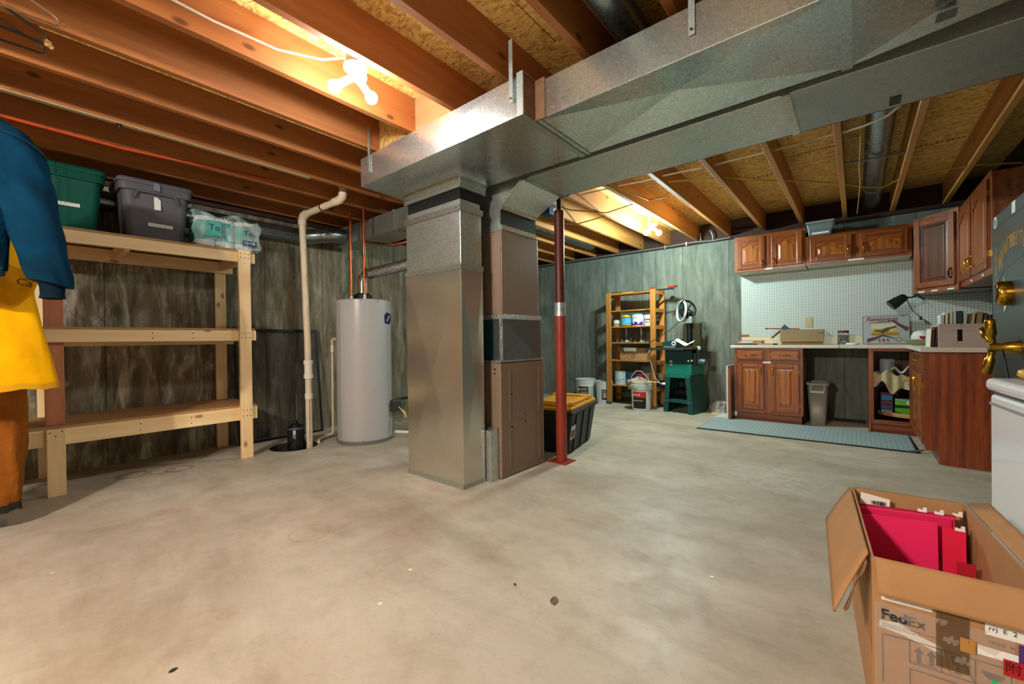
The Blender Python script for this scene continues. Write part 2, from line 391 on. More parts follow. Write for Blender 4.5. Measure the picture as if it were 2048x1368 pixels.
M_brown = plain('#8d7866', .42, .2, var=.05, ns=30.)
M_red = plain('#8e3222', .42, var=.12, ns=10., bump=.05)
M_black = plain('#101112', .45); M_iron = plain('#1a1a1b', .5, .6)
M_white = plain('#e9e9e6', .45); M_paper = plain('#eceae4', .8)
M_copper = plain('#a8562f', .32, 1., var=.2, ns=20.)
M_pvc = plain('#d9c9ab', .4, var=.08, ns=8.); M_pvcw = plain('#e4ddd0', .35)
M_chrome = plain('#d8dadb', .12, 1.); M_brass = plain('#c7962f', .18, 1.)
M_oakZ = oak('oak_upright', '#60260d', '#a1521d', 'Z'); M_oakX = oak('oak_cross', '#60260d', '#a1521d', 'X')
M_oakY = oak('oak_lengthwise', '#5c2810', '#95501f', 'Y'); M_oakP = oak('oak_panel', '#7c3c14', '#bb6a28', 'Z')
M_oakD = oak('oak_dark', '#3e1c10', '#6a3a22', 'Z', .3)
M_card = plain('#b08357', .82, var=.07, ns=9.); M_cardD = plain('#8a5f38', .85, var=.08, ns=9.)
M_lam = plain('#d3ccbf', .35, var=.04, ns=90.)
M_glass = plain('#e8eef0', .08, trans=.9); M_clear = plain('#dfe8ec', .12, trans=.75)
# ================================================================ THE SETTING
XL, XR, YB, YF = -4.80, 1.06, 6.25, -3.0
ZJ0, ZJ1 = 2.36, 2.585            # joist bottoms, underside of the subfloor
PX, PY, PR = -4.20, 1.75, .21     # sump pit
b = B(); q = .26
def quad(x0, x1, y0, y1): b.add([(x0,y0,0),(x1,y0,0),(x1,y1,0),(x0,y1,0)], [(0,1,2,3)])
quad(XL-.2, XR+.2, YF-.2, PY-q); quad(XL-.2, XR+.2, PY+q, YB+.2); quad(XL-.2, PX-q, PY-q, PY+q); quad(PX+q, XR+.2, PY-q, PY+q)
n = 32; ci, so = [], []
for i in range(n):
    a = 2*PI*(i+.5)/n; c_, s_ = math.cos(a), math.sin(a); k = q / max(abs(c_), abs(s_))
    ci.append((PX+PR*c_, PY+PR*s_, 0)); so.append((PX+k*c_, PY+k*s_, 0))
b.add(ci + so, [(i, n+i, n+(i+1) % n, (i+1) % n) for i in range(n)])
for sx in (-1, 1):
    for sy in (-1, 1):
        c4 = (PX+q*sx, PY+q*sy, 0)
        near = sorted(so, key=lambda p: (p[0]-c4[0])**2 + (p[1]-c4[1])**2)[:2]
        f = [c4, near[0], near[1]]
        if (Vector(f[1])-Vector(f[0])).cross(Vector(f[2])-Vector(f[0])).z < 0: f = [f[0], f[2], f[1]]
        b.add(f, [(0,1,2)])
floor = mk('floor', b, M_floor, kind='structure')
b = B(); b.cyl((PX,PY,-.45), (PX,PY,-.002), PR, n=32, caps=False); b.add([(PX+PR*math.cos(2*PI*i/24), PY+PR*math.sin(2*PI*i/24), -.45) for i in range(24)], [tuple(range(24))])
mk('sump_pit', b, plain('#3a352e', .8), floor)
ZW = 2.32
wl = mk('wall_left', B().box((XL-.2, YF-.2, 0), (XL, YB+.2, ZW)), M_wl, kind='structure')
wb = mk('wall_back', B().box((XL, YB, 0), (XR, YB+.2, ZW)), M_wb, kind='structure')
wr = mk('wall_right', B().box((XR, YF-.2, 0), (XR+.2, YB+.2, ZW)), M_wb, kind='structure')
wf = mk('wall_front', B().box((XL, YF-.2, 0), (XR, YF, ZW)), M_wl, kind='structure')
M_sill = plain('#3a2317', .8, var=.2, ns=12.)
mk('sill_plate', B().box((XL-.1, YF, ZW), (XL+.04, YB, ZJ0)), M_sill, wl)
mk('sill_plate', B().box((XL, YB-.06, ZW), (XR, YB+.1, ZJ0)), M_sill, wb)
mk('rim_board', B().box((XL-.1, YF, ZJ0), (XL-.06, YB, ZJ1)), M_sill, wl)
mk('rim_board', B().box((XL, YB-.0, ZJ0), (XR, YB+.04, ZJ1)), M_sill, wb)
mk('rim_board', B().box((XR+.0, YF, ZW), (XR+.04, YB, ZJ1)), M_sill, wr)
mk('rim_board', B().box((XL, YF-.04, ZW), (XR, YF, ZJ1)), M_sill, wf)
# subfloor sheets, staggered, 4 by 8 feet, with open seams
ceil = mk('ceiling', B().box((XL-.2, YF-.2, ZJ1+.02), (XR+.2, YB+.2, ZJ1+.04)), plain('#1a120a', .9), kind='structure')
yy = YF; row = 0
while yy < YB:
    x = XL - .2 + (-1.1 if row % 2 else 0)
    while x < XR + .2:
        x0, x1 = max(x, XL-.2)+.003, min(x+2.44, XR+.2)-.003
        if x1 > x0 + .05: mk('subfloor_panel', B().box((x0, yy+.003, ZJ1), (x1, min(yy+1.22, YB+.1)-.003, ZJ1+.018)), M_osb, ceil)
        x += 2.44
    yy += 1.22; row += 1
for k in range(-5, 9):
    x = -2.66 + .412*k
    mk('joist', B().box((x, YF, ZJ0), (x+.04, 2.95, ZJ1)), M_joist, ceil, .002, seg=1)
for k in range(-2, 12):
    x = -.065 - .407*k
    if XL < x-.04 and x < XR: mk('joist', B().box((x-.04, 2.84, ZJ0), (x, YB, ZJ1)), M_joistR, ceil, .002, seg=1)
for x0, x1 in ((-2.62, -2.248), (-2.208, -1.836)):
    mk('blocking', B().box((x0, 1.71, ZJ0-.03), (x1, 1.73, ZJ1)), M_osb if x0 < -2.5 else wood('ply_blocking', '#a4764a', '#c09060', 'X', .2), ceil)
mk('pale_edge_strip', B().box((-3.486, YF, ZJ0-.006), (-3.45, 1.6, ZJ0)), plain('#b9a67c', .7), ceil)
mk('ledger_strip', B().box((-2.672, .1, ZJ0-.0), (-2.66, 1.7, ZJ0+.03)), M_osb, ceil)
# mill stamps printed on the sheathing and joists
M_ink = plain('#2a1d10', .9)
def stamp(cx, cy, words, size, ang=0):
    text('mill_stamp', words, size, Matrix.Translation((cx, cy, ZJ1-.0012)) @ Matrix.Rotation(PI, 4, 'X') @ Matrix.Rotation(ang, 4, 'Z'), M_ink, ceil, .0004)
stamp(.52, 4.9, '~18', .05); stamp(-.72, 4.75, '~9', .06); stamp(-.3, 4.4, '~14', .045); stamp(-.75, 5.75, '~5', .06)
# steel beam across the middle, red post under it
M_beam = plain('#43211a', .6)
bm = thing('steel_beam', 'dark red steel beam running under the joists behind the ducts', 'beam', ((XL+XR)/2, 2.90, 2.19))
mk('bottom_flange', B().box((XL, 2.84, 2.19), (XR, 2.96, 2.202)), M_beam, bm); mk('web', B().box((XL, 2.895, 2.202), (XR, 2.905, 2.345)), M_beam, bm)
mk('top_flange', B().box((XL, 2.84, 2.345), (XR, 2.96, 2.357)), M_beam, bm)
p = thing('support_post', 'red steel support post with silver tape band beside the brown furnace', 'post', (-1.865, 2.88, 0))
mk('pole', B().cyl((-1.865,2.88,.008), (-1.865,2.88,1.2), .044, n=24), M_red, p); mk('sleeve', B().cyl((-1.865,2.88,1.2), (-1.865,2.88,2.05), .040, n=24), plain('#571d15', .45, var=.1, ns=9.), p)
mk('base_plate', B().box((-1.95,2.80,0), (-1.78,2.96,.008)), M_red, p)
mk('tape', B().cyl((-1.865,2.88,1.19), (-1.865,2.88,1.30), .0455, n=24), plain('#b9bcbd', .35, .7, var=.3, bump=.5, ns=30.), p)
mk('screw_jack', B().cyl((-1.865,2.88,2.05), (-1.865,2.88,2.18), .018, n=12), M_iron, p); mk('top_plate', B().box((-1.93,2.82,2.175), (-1.80,2.94,2.19)), M_iron, p)
mk('pin', B().cyl((-1.825,2.83,1.42), (-1.84,2.85,1.42), .006, n=8), M_iron, p)

# ================================================================ DUCTWORK
ZD0, ZD1 = 2.10, 2.295
def band(x, y0, y1, z0, z1, w=.035, t=.006):
    b = B(); b.box((x-w/2, y0-t, z0-t), (x+w/2, y1+t, z0)); b.box((x-w/2, y0-t, z0), (x+w/2, y0, z1+t)); b.box((x-w/2, y1, z0), (x+w/2, y1+t, z1+t)); return b
t = thing('return_plenum', 'shiny galvanised plenum box above the tall square duct column', 'duct', (-1.97, 1.9, ZD0))
mk('plenum_body', B().cbox((-2.70,1.605,ZD0), (-1.235,2.20,ZD1), .003, 'zy'), M_galv, t, .004, seg=1)
mk('end_flange', B().box((-1.27,1.597,ZD0-.006), (-1.232,2.207,ZD1+.012)), M_galvD, t)
t1 = thing('return_duct', 'wide galvanised trunk duct leading from the plenum to the upper right', 'duct', (0, 1.95, ZD0))
mk('duct_section', B().cbox((-1.232,1.70,ZD0), (-.02,2.20,ZD1-.005), -.03, 'z'), M_trunk, t1, .003, seg=1)
b = B(); b.hexa([(-.02,1.70,ZD0),(1.04,1.70,ZD0),(1.04,1.98,ZD0),(-.02,2.20,ZD0)], [(-.02,1.70,ZD1-.005),(1.04,1.70,ZD1-.005),(1.04,1.98,ZD1-.005),(-.02,2.20,ZD1-.005)])
b2 = B(); c5 = (.4, 1.93, ZD0+.025); lo = [(-.02,1.70,ZD0),(1.04,1.70,ZD0),(1.04,1.98,ZD0),(-.02,2.20,ZD0)]
b.f = b.f[1:]; b.s = b.s[1:]; b.add(lo + [c5], [(1,0,4),(2,1,4),(3,2,4),(0,3,4)])
mk('duct_section', b, M_trunk, t1)
mk('drive_cleat', band(-.02, 1.70, 2.20, ZD0, ZD1-.005), M_galv, t1)
b = B(); b.box((-1.232,1.692,ZD0-.004), (-1.17,1.70,ZD1)); b.box((-1.235,1.60,ZD0), (-1.229,1.71,ZD1)); mk('collar', b, plain('#8f6f56', .5, .7, var=.2, ns=20.), t1)
mk('drive_cleat', band(-1.21, 1.70, 2.20, ZD0, ZD1-.005, .02, .004), M_galv, t1)
t2 = thing('supply_duct', 'dull galvanised trunk duct running behind the wide trunk toward the cabinets', 'duct', (0, 2.5, ZD0))
mk('duct_section', B().cbox((-1.76,2.26,ZD0), (-.24,2.73,ZD1), -.008, 'zY'), M_galv2, t2, .003, seg=1)
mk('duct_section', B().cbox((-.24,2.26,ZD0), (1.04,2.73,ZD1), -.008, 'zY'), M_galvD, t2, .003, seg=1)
mk('drive_cleat', band(-.24, 2.26, 2.73, ZD0, ZD1), M_galv, t2); mk('drive_cleat', band(-1.72, 2.26, 2.73, ZD0, ZD1, .03), M_galv, t2)
mk('inspection_stamp', B().box((.13,2.62,ZD0-.002), (.17,2.70,ZD0)), plain('#33383a', .6), t2)
mk('inspection_stamp', B().box((.22,2.02,ZD0-.014), (.27,2.07,ZD0-.010)), plain('#5d6260', .6), t1)
d3 = thing('branch_duct', 'dark rectangular duct above the water heater behind the copper pipes', 'duct', (-3.4, 2.58, ZD0))
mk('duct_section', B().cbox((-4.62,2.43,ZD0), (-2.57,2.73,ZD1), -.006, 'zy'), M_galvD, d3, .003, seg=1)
mk('drive_cleat', band(-3.5, 2.43, 2.73, ZD0, ZD1), M_galvD, d3)
# hanger straps screwed to the duct sides
for x, y in ((-2.58,1.600), (-1.30,1.592), (-.48,1.694), (.12,1.694)):
    s = thing('hanger_strap', {-2.58: 'steel strap holding the left end of the shiny plenum', -1.30: 'steel strap holding the plenum beside its end seam', -.48: 'steel strap on the wide trunk duct near the top edge of the picture', .12: 'short steel strap on the wide trunk duct right of the cleat'}[x], 'strap', (x, y, 2.2), 'duct straps')
    mk('strap', B().box((x-.012, y-.003, 2.17), (x+.012, y, ZJ0+.12)), M_galvD, s)
    mk('screw', B().cyl((x, y-.008, 2.19), (x, y, 2.19), .006, n=8), M_chrome, s)
# round ducts up in the joist bays and along the left wall
def rduct(name, label, pts, r, mat, rings=()):
    t = thing(name, label, 'duct', (pts[0][0], pts[0][1], pts[0][2]-r))
    mk('pipe', B().tube(pts, r, 20), mat, t)
    for a in rings: 
        p = Vector(a); mk('seam_ring', B().tube([p-Vector((0,.006,0)), p+Vector((0,.006,0))], r+.004, 20), M_galvD, t)
    return t
M_pipe = galv('galvanised_pipe', '#8b989b', .28, .2, .1)
rduct('round_duct', 'round grey duct in the joist bay above the wall cabinets', [(.14,2.76,2.47),(.14,6.15,2.47)], .078, M_pipe, [(.14,4.05,2.47),(.14,4.3,2.47),(.14,5.4,2.47)])
rduct('round_duct', 'round duct in the ceiling bay at the top edge above the wide trunk', [(-.80,-.5,2.46),(-.80,2.6,2.46)], .078, M_pipe)
rduct('round_duct', 'round duct end in the joist bay behind the red post', [(-3.14,2.97,2.45),(-3.14,5.75,2.45)], .075, M_pipe)
b = rduct('round_duct', 'dark round duct along the left wall with an elbow above the drain pipe', [(-4.70,-2.4,2.17),(-4.70,2.02,2.17),(-4.68,2.12,2.17),(-4.55,2.24,2.185),(-4.46,2.33,2.19),(-4.44,2.43,2.19)], .08, M_pipe)
# ---------------- return-air drop column
cx0, cx1, cy0, cy1 = -2.63, -2.03, 1.93, 2.14
t = thing('duct_column', 'tall square galvanised duct column standing on the floor before the furnace', 'duct', (-2.33, 2.03, 0))
mk('lower_section', B().cbox((cx0,cy0,.012), (cx1,cy1,1.50), .014, 'yX'), M_sheet, t, .003, seg=1)
mk('upper_section', B().cbox((cx0+.004,cy0+.004,1.50), (cx1-.004,cy1-.004,1.90), .004, 'yX'), M_galv2, t, .002, seg=1)
def ring4(x0, x1, y0, y1, z0, z1, tk):
    b = B(); b.box((x0-tk,y0-tk,z0),(x1+tk,y0,z1)); b.box((x0-tk,y1,z0),(x1+tk,y1+tk,z1)); b.box((x0-tk,y0,z0),(x0,y1,z1)); b.box((x1,y0,z0),(x1+tk,y1,z1)); return b
mk('seam_band', ring4(cx0,cx1,cy0,cy1,1.485,1.52,.006), M_galv, t); mk('top_band', ring4(cx0,cx1,cy0,cy1,1.875,1.915,.006), M_galv, t)
mk('top_collar', B().box((cx0+.01,cy0+.01,1.90),(cx1-.01,cy1-.01,1.955)), M_galvD, t)
mk('bottom_hem', ring4(cx0,cx1,cy0,cy1,0,.03,.003), M_galvD, t)
mk('flexible_connector', B().box((cx0+.015,cy0+.015,1.955),(cx1-.015,cy1+.02,2.035)), plain('#0e0f10', .8, bump=.5, ns=25.), t)
b = B(); b.hexa([(cx0,cy0,2.03),(cx1,cy0,2.03),(cx1,cy1+.03,2.03),(cx0,cy1+.03,2.03)], [(cx0-.02,cy0-.01,2.098),(cx1+.01,cy0-.01,2.098),(cx1+.01,cy1+.05,2.098),(cx0-.02,cy1+.05,2.098)])
mk('boot', b, M_galv, t, .003, seg=1)
mk('boot_lip', ring4(cx0,cx1,cy0,cy1+.03,2.028,2.052,.006), M_galvD, t)
mk('screw', B().cyl((cx1-.03,cy0-.008,1.895),(cx1-.03,cy0,1.895),.006,n=8), M_chrome, t); mk('screw', B().cyl((cx1+.008,cy0+.03,1.895),(cx1,cy0+.03,1.895),.006,n=8), M_chrome, t)
# ---------------- furnace
t = thing('furnace', 'brown metal furnace tower with galvanised mid section behind the duct column', 'furnace', (-2.3, 2.5, 0))
fx0, fx1, fy0, fy1 = -2.62, -1.96, 2.24, 2.77
mk('blower_cabinet', B().box((fx0,fy0,.0),(fx1-.03,fy1,.84)), M_brown, t, .004, seg=1)
fd = mk('door_panel', B().box((fx1-.03,fy0,.005),(fx1,fy1,.835)), M_brown, t, .006)
for y0 in (fy0+.10, fy1-.07): 
    mk('embossed_rib', B().box((fx1,y0-.006,.42),(fx1+.004,y0+.006,.78)), M_brown, fd); mk('embossed_rib', B().box((fx1,y0-.006,.06),(fx1+.004,y0+.006,.34)), M_brown, fd)
for z in (.79, .76, .30): mk('rivet', B().cyl((fx1-.055,fy0-.004,z),(fx1-.055,fy0,z),.007,n=8), M_black, t)
for y, z in ((2.36,.36),(2.52,.38),(2.52,.44),(2.68,.42),(2.36,.60)): mk('screw', B().cyl((fx1,y,z),(fx1+.004,y,z),.006,n=8), M_black, fd)
mk('foil_seam', B().box((fx0,fy0-.003,.84),(fx1+.002,fy1,.853)), plain('#b7b9b8', .35, .8, bump=.6, ns=60.), t)
mk('coil_section', B().cbox((fx0+.05,fy0+.03,.85),(fx1-.005,fy1-.03,1.165), -.012, 'Xy'), plain('#7e8684', .35, .85, var=.15, ns=60.), t)
mk('coil_inner_wall', B().box((fx0+.06,fy0+.025,.86),(fx1-.10,fy0+.031,1.16)), plain('#235055', .4, .5), t)
mk('foil_tape', B().box((fx1-.03,fy0+.026,.855),(fx1-.002,fy0+.033,1.17)), plain('#c9cbca', .28, .9, bump=1., ns=45.), t)
mk('foil_tape', B().box((fx0+.05,fy0+.02,1.155),(fx1+.003,fy1-.02,1.19)), plain('#c9cbca', .28, .9, bump=1., ns=45.), t)
mk('upper_cabinet', B().box((fx0,fy0+.025,1.19),(fx1,fy1-.06,1.80)), M_brown, t, .005)
mk('upper_side_edge', B().box((fx1-.04,fy0+.018,1.19),(fx1-.004,fy0+.026,1.80)), plain('#8a7468', .4, .2), t)
mk('rear_flange', B().box((fx0,fy1-.06,1.19),(fx1-.02,fy1-.03,1.77)), M_galv, t)
mk('neck', B().box((fx0+.06,fy0+.03,1.80),(fx1-.005,fy1-.08,1.97)), plain('#3b3f40', .45, .7), t)
mk('neck_side', B().box((fx0+.06,fy0+.02,1.79),(fx1-.006,fy0+.03,1.97)), M_galv2, t)
mk('neck_flange', B().box((fx0+.06,fy0+.03,1.80),(fx1+.003,fy1-.08,1.835)), M_galv, t); mk('neck_flange', B().box((fx0+.06,fy0+.03,1.945),(fx1+.003,fy1-.08,1.97)), M_galv, t)
b = B(); e0 = [(fx0+.06,fy0+.03,1.97),(fx1-.0,fy0+.03,1.97),(fx1-.0,fy1-.07,1.97),(fx0+.06,fy1-.07,1.97)]
e1 = [(fx0+.06,2.26,ZD1),(-1.76,2.26,2.10),(-1.76,2.73,2.10),(fx0+.06,2.73,ZD1)]
b.add(e0+e1+[(-1.76,2.26,ZD1),(-1.76,2.73,ZD1)], [(0,3,2,1),(1,2,6,5),(0,1,5,8,4),(2,3,7,9,6),(3,0,4,7),(4,8,9,7),(5,6,9,8)])
mk('elbow', b, M_galv2, t)
mk('elbow_hem', B().tube([(fx1,fy0+.03,1.972),(fx1,fy1-.07,1.972)], .007, 8), M_galv, t); mk('elbow_hem', B().tube([(fx1,fy0+.025,1.972),(-1.77,2.255,2.10)], .005, 6), M_galv, t)
t = mk('return_boot', B().hexa([(-2.6,2.15,0),(-1.985,2.15,0),(-1.985,2.235,0),(-2.6,2.235,0)], [(-2.6,2.15,.36),(-1.985,2.15,.36),(-1.985,2.235,.375),(-2.6,2.235,.375)]), M_galv2, None, .003, 'mottled galvanised filler boot between duct column and brown furnace', 'duct')
# blue junction box on the joist behind the furnace
t = thing('junction_box', 'blue electrical box fixed to a joist behind the furnace neck', 'electrical box', (-2.09, 2.99, 2.36))
mk('box', B().box((-2.42,3.38,2.235),(-2.30,3.50,2.345)), plain('#1c4f78', .45), t, .006); mk('sticker', B().box((-2.30,3.45,2.26),(-2.298,3.48,2.30)), M_white, t)
mk('bracket', B().box((-2.52,3.41,2.345),(-2.32,3.46,2.36)), M_galv, t)
# ================================================================ WATER HEATER CORNER
hx, hy, hr = -3.90, 2.33, .268
t = thing('water_heater', 'tall grey water heater standing in the corner beside the duct column', 'water heater', (hx, hy, 0))
M_heat = plain('#b0b0b0', .26, coat=.3)
mk('tank_jacket', B().lathe([(hr,.03),(hr,1.395)], (hx,hy,0), 64), M_heat, t)
mk('top_cover', B().lathe([(hr+.003,1.385),(hr+.003,1.41),(hr-.01,1.42),(0,1.425)], (hx,hy,0), 64), M_heat, t)
mk('base_ring', B().lathe([(hr-.01,0),(hr+.004,.002),(hr+.004,.035)], (hx,hy,0), 64), plain('#6f6e6b', .5), t)
a0 = math.atan2(-hy, -hx); ax = a0 + .0
def on_tank(a, z, r=hr): return (hx + r*math.cos(a), hy + r*math.sin(a), z)
mk('jacket_seam', B().tube([on_tank(a0-1.0,.04),on_tank(a0-1.0,1.39)], .002, 6), plain('#5d5c59', .5), t)
am = a0 + 1.02; nb = Vector((math.cos(am), math.sin(am), 0)); ub = Vector((-math.sin(am), math.cos(am), 0))
bd = mk('badge', B(FR(Vector(on_tank(am,1.235)), ub, (0,0,1))).prism([(-.05,-.05),(.03,-.06),(.055,-.02),(.05,.05),(-.02,.06),(-.055,.03)], (0,0,-.006), (1,0,0), (0,1,0), .010), plain('#16223c', .35), t)
mk('emblem', B(FR(Vector(on_tank(am,1.235)) + nb*.004, ub, (0,0,1))).prism([(-.03,-.03),(-.02,-.033),(.03,.025),(.022,.03)], (0,0,0), (1,0,0), (0,1,0), .002), M_white, bd)
mk('screw', B().ball(on_tank(a0-.1,1.40,hr+.002), .007, 8, 6), M_chrome, t); mk('screw', B().ball(on_tank(a0+.5,1.40,hr+.002), .007, 8, 6), M_chrome, t); mk('screw', B().ball(on_tank(a0-.1,.035,hr+.005), .008, 8, 6), M_chrome, t)
mk('draft_hood', B().lathe([(.07,1.42),(.09,1.425),(.09,1.47),(.055,1.49)], (-3.86,2.30,0), 20), M_iron, t)
av = a0 + 1.25
mk('gas_valve', B().box((hx+.19,hy+.16,.28),(hx+.27,hy+.26,.40)), plain('#4a4a48', .4, .4), t, .006)
mk('yellow_lever', B().tube([(hx+.30,hy+.24,.30),(hx+.33,hy+.25,.27),(hx+.34,hy+.26,.22)], .009, 8), plain('#d7b21c', .4), t)
mk('gas_tube', B().tube([(hx+.27,hy+.22,.33),(hx+.33,hy+.25,.25),(hx+.33,hy+.24,.18),(hx+.28,hy+.22,.15),(hx+.24,hy+.2,.17)], .006, 6), plain('#a9a69a', .4, .6), t)
t = thing('vent_pipe', 'foil-grey flue pipe rising from the water heater with a chrome elbow', 'pipe', (-3.86, 2.30, 1.47))
mk('elbow', B().tube([(-3.86,2.30,1.47),(-3.86,2.30,1.60),(-3.85,2.305,1.645),(-3.82,2.32,1.68),(-3.77,2.345,1.695)], .052, 16), M_chrome, t)
mk('sloped_pipe', B().tube([(-3.80,2.33,1.685),(-3.25,2.62,1.80),(-2.9,2.8,1.87)], .056, 16), galv('flue_pipe', '#a8adae', .25, .7, .1), t)
for nm, x, y, lb in (('copper_pipe', -4.03, 2.27, 'left copper water pipe rising from the water heater to the joists'), ('copper_pipe', -3.76, 2.26, 'right copper water pipe with a valve above the water heater')):
    t = thing(nm, lb, 'pipe', (x, y, 1.42), 'copper pipes over the water heater')
    mk('riser', B().cyl((x,y,1.42),(x,y,2.33),.0125,n=12), M_copper, t); mk('union', B().cyl((x,y,1.86),(x,y,1.95),.019,n=12), plain('#9a6a40', .35, 1.), t)
    mk('nipple', B().cyl((x,y,1.42),(x,y,1.47),.018,n=10), plain('#b8b4a8', .3, .9), t)
t = thing('copper_line', 'long copper line running under the dark duct over the water heater', 'pipe', (-3.6, 2.76, 2.08))
mk('line', B().tube([(-4.0,2.40,2.06),(-3.98,2.76,2.075),(-2.6,2.76,2.075)], .014, 10), M_copper, t)
t = thing('gas_line', 'black iron gas pipe dropping behind the water heater on the right', 'pipe', (-3.72, 3.05, .14))
mk('drop', B().cyl((-3.72,3.05,.14),(-3.72,3.05,2.3),.02,n=12), M_iron, t); mk('tee', B().cyl((-3.72,3.05,.5),(-3.72,3.05,.62),.03,n=12), plain('#3a2a22', .6, .5), t)
mk('drip_leg', B().cyl((-3.72,3.05,.14),(-3.72,3.05,.36),.028,n=12), plain('#5a2d1c', .6, .5), t); mk('branch', B().tube([(-3.72,3.05,.40),(-3.68,2.6,.40),(-3.68,2.5,.38)],.014,8), M_iron, t)
t = mk('floor_drain_tube', B().tube([(-3.75,2.58,.05),(-3.3,2.9,.03),(-2.7,3.0,.025)], .018, 10), M_pvcw, None, 0, 'cream plastic drain tube lying on the floor behind the duct column', 'pipe')
t = mk('loose_cable', B().tube([(-3.5,2.78,2.02),(-3.45,2.8,1.93),(-3.3,2.8,1.87),(-3.1,2.8,1.85)], .006, 6), M_pvcw, None, 0, 'thin white cable drooping beside the column above the flue pipe', 'cable')
# sump discharge
t = thing('discharge_pipe', 'cream plastic sump pipe rising up the left wall beside the wood shelf', 'pipe', (-4.07, 1.84, 0))
mk('riser', B().tube([(-4.07,1.84,-.2),(-4.07,1.835,1.0),(-4.09,1.81,2.16)], .03, 18), M_pvc, t)
mk('elbow', B().tube([(-4.09,1.81,2.13),(-4.09,1.81,2.18),(-4.075,1.815,2.215),(-4.03,1.83,2.235)], .038, 18), M_pvc, t)
mk('sloped_run', B().tube([(-4.05,1.825,2.228),(-3.66,1.945,2.30)], .03, 18), M_pvc, t)
mk('elbow', B().tube([(-3.70,1.93,2.292),(-3.64,1.95,2.305),(-3.61,1.96,2.33),(-3.605,1.962,2.37)], .037, 18), M_pvc, t)
mk('riser', B().cyl((-3.605,1.962,2.36),(-3.605,1.962,2.56),.03,n=16), M_pvc, t)
mk('clamp', B().tube([(-3.855,1.885,2.262),(-3.845,1.888,2.264)], .034, 16), M_black, t)
for z0, z1, r in ((.79,.83,.042),(.70,.79,.036),(.655,.70,.042),(.46,.51,.036)): mk('coupling', B().cyl((-4.07,1.838,z0),(-4.07,1.838,z1),r,n=18), M_pvcw, t, .003)
mk('printed_line', B().box((-4.041,1.826,.05),(-4.0395,1.830,.45)), plain('#3b3b3b', .7), t)
t = thing('sump_pump', 'black sump pump canister in the floor pit beside the cream pipe', 'pump', (-4.16, 1.75, -.2))
mk('motor_can', B().lathe([(0,-.2),(.075,-.2),(.075,.185),(.068,.20),(0,.203)], (-4.16,1.75,0), 28), M_black, t)
mk('cap', B().lathe([(.045,.203),(.045,.22),(.02,.225),(.02,.255),(0,.256)], (-4.16,1.75,0), 16), M_black, t); mk('rim', B().lathe([(.077,.175),(.077,.19)], (-4.16,1.75,0), 28), plain('#6b6b6b', .4, .6), t)
mk('label_plate', B().box((-4.092,1.70,.09),(-4.10,1.725,.17)), M_white, t); mk('float_rod', B().cyl((-4.16,1.76,.25),(-4.16,1.76,.52),.003,n=6), plain('#9a9a9a', .3, .9), t)
mk('rod_stop', B().ball((-4.16,1.76,.52),.009,8,6), M_black, t)
mk('power_cord', B().tube([(-4.13,1.74,.21),(-4.08,1.70,.10),(-4.15,1.60,.01),(-4.3,1.66,-.03)],.005,6), M_black, t)
t = thing('relief_pipe', 'thin cream relief pipe down the side of the water heater', 'pipe', (-4.2, 2.1, 0))
mk('down_tube', B().tube([(-4.21,2.15,1.0),(-4.235,2.16,.5),(-4.25,2.165,.055)], .012, 10), M_pvc, t); mk('elbow', B().tube([(-4.14,2.21,1.035),(-4.2,2.155,1.035),(-4.21,2.15,1.02),(-4.21,2.15,.98)], .017, 10), plain('#d0a77c', .4), t)
mk('coupling', B().cyl((-4.21,2.15,.90),(-4.21,2.15,.97),.018,n=12), M_pvcw, t); mk('floor_run', B().tube([(-4.25,2.165,.07),(-4.24,2.15,.035),(-4.22,2.05,.03),(-4.13,1.95,.03),(-4.08,1.93,.02)], .016, 10), M_pvc, t)
# window screen leaning on the wall
t = thing('window_screen', 'black framed insect screen leaning on the concrete wall behind the pump', 'screen', (-4.72, 1.75, 0))
def scr(y, z): return Vector((-4.64 - .12*z/1.14, y, z + .003))
def bar(a, bb, w=.022):
    a, bb = Vector(a), Vector(bb); d = (bb-a).normalized(); n = Vector((1,0,.105)).normalized(); s = d.cross(n)*w/2; n = n*.006
    return B().add([a-s-n,a+s-n,a+s+n,a-s+n,bb-s-n,bb+s-n,bb+s+n,bb-s+n], [(0,1,2,3)[::-1],(4,5,6,7),(0,1,5,4),(1,2,6,5),(2,3,7,6),(3,0,4,7)])
for a, c in (((1.425,.011),(2.24,.011)),((1.425,1.13),(2.24,1.13)),((1.425,0),(1.425,1.14)),((2.24,0),(2.24,1.14))): mk('frame_bar', bar(scr(*a), scr(*c)), M_black, t)
mk('screen_mesh', B().add([scr(1.425,.01),scr(2.24,.01),scr(2.24,1.13),scr(1.425,1.13)], [(0,1,2,3)]), mesh_screen(), t)
# ================================================================ LEFT SHELF UNIT
t = thing('storage_shelf', 'rough pine two-by-four shelving unit along the dark left wall', 'shelf', (-4.45, .6, 0))
SX0, SX1, SY0, SY1 = -4.78, -4.13, -.42, 1.41   # back, front, ends
def screws(b_, pts, ax):
    for p_ in pts:
        v = Vector(p_); b_.cyl(v, v + Vector(ax)*.002, .0045, n=6)
rf = {}
for nm, z0, z1 in (('top', 1.71, 1.795), ('mid', 1.025, 1.113), ('low', .332, .445)):
    rf[nm] = mk('front_rail', B().box((SX1-.035,SY0,z0),(SX1,SY1,z1)), M_pineY, t, .003)
    mk('back_rail', B().box((SX0+.035,SY0,z0-.03),(SX0+.07,SY1,z1-.01)), M_pineY, t, .003)
    mk('shelf_board', B().box((SX0+.01,SY0,z1),(SX1+.002,SY1-.01,z1+.018)), M_mdf, t, .001, seg=1)
mk('front_post', B().box((SX1,1.272,0),(SX1+.035,1.362,1.812)), M_pineZ, t, .003)
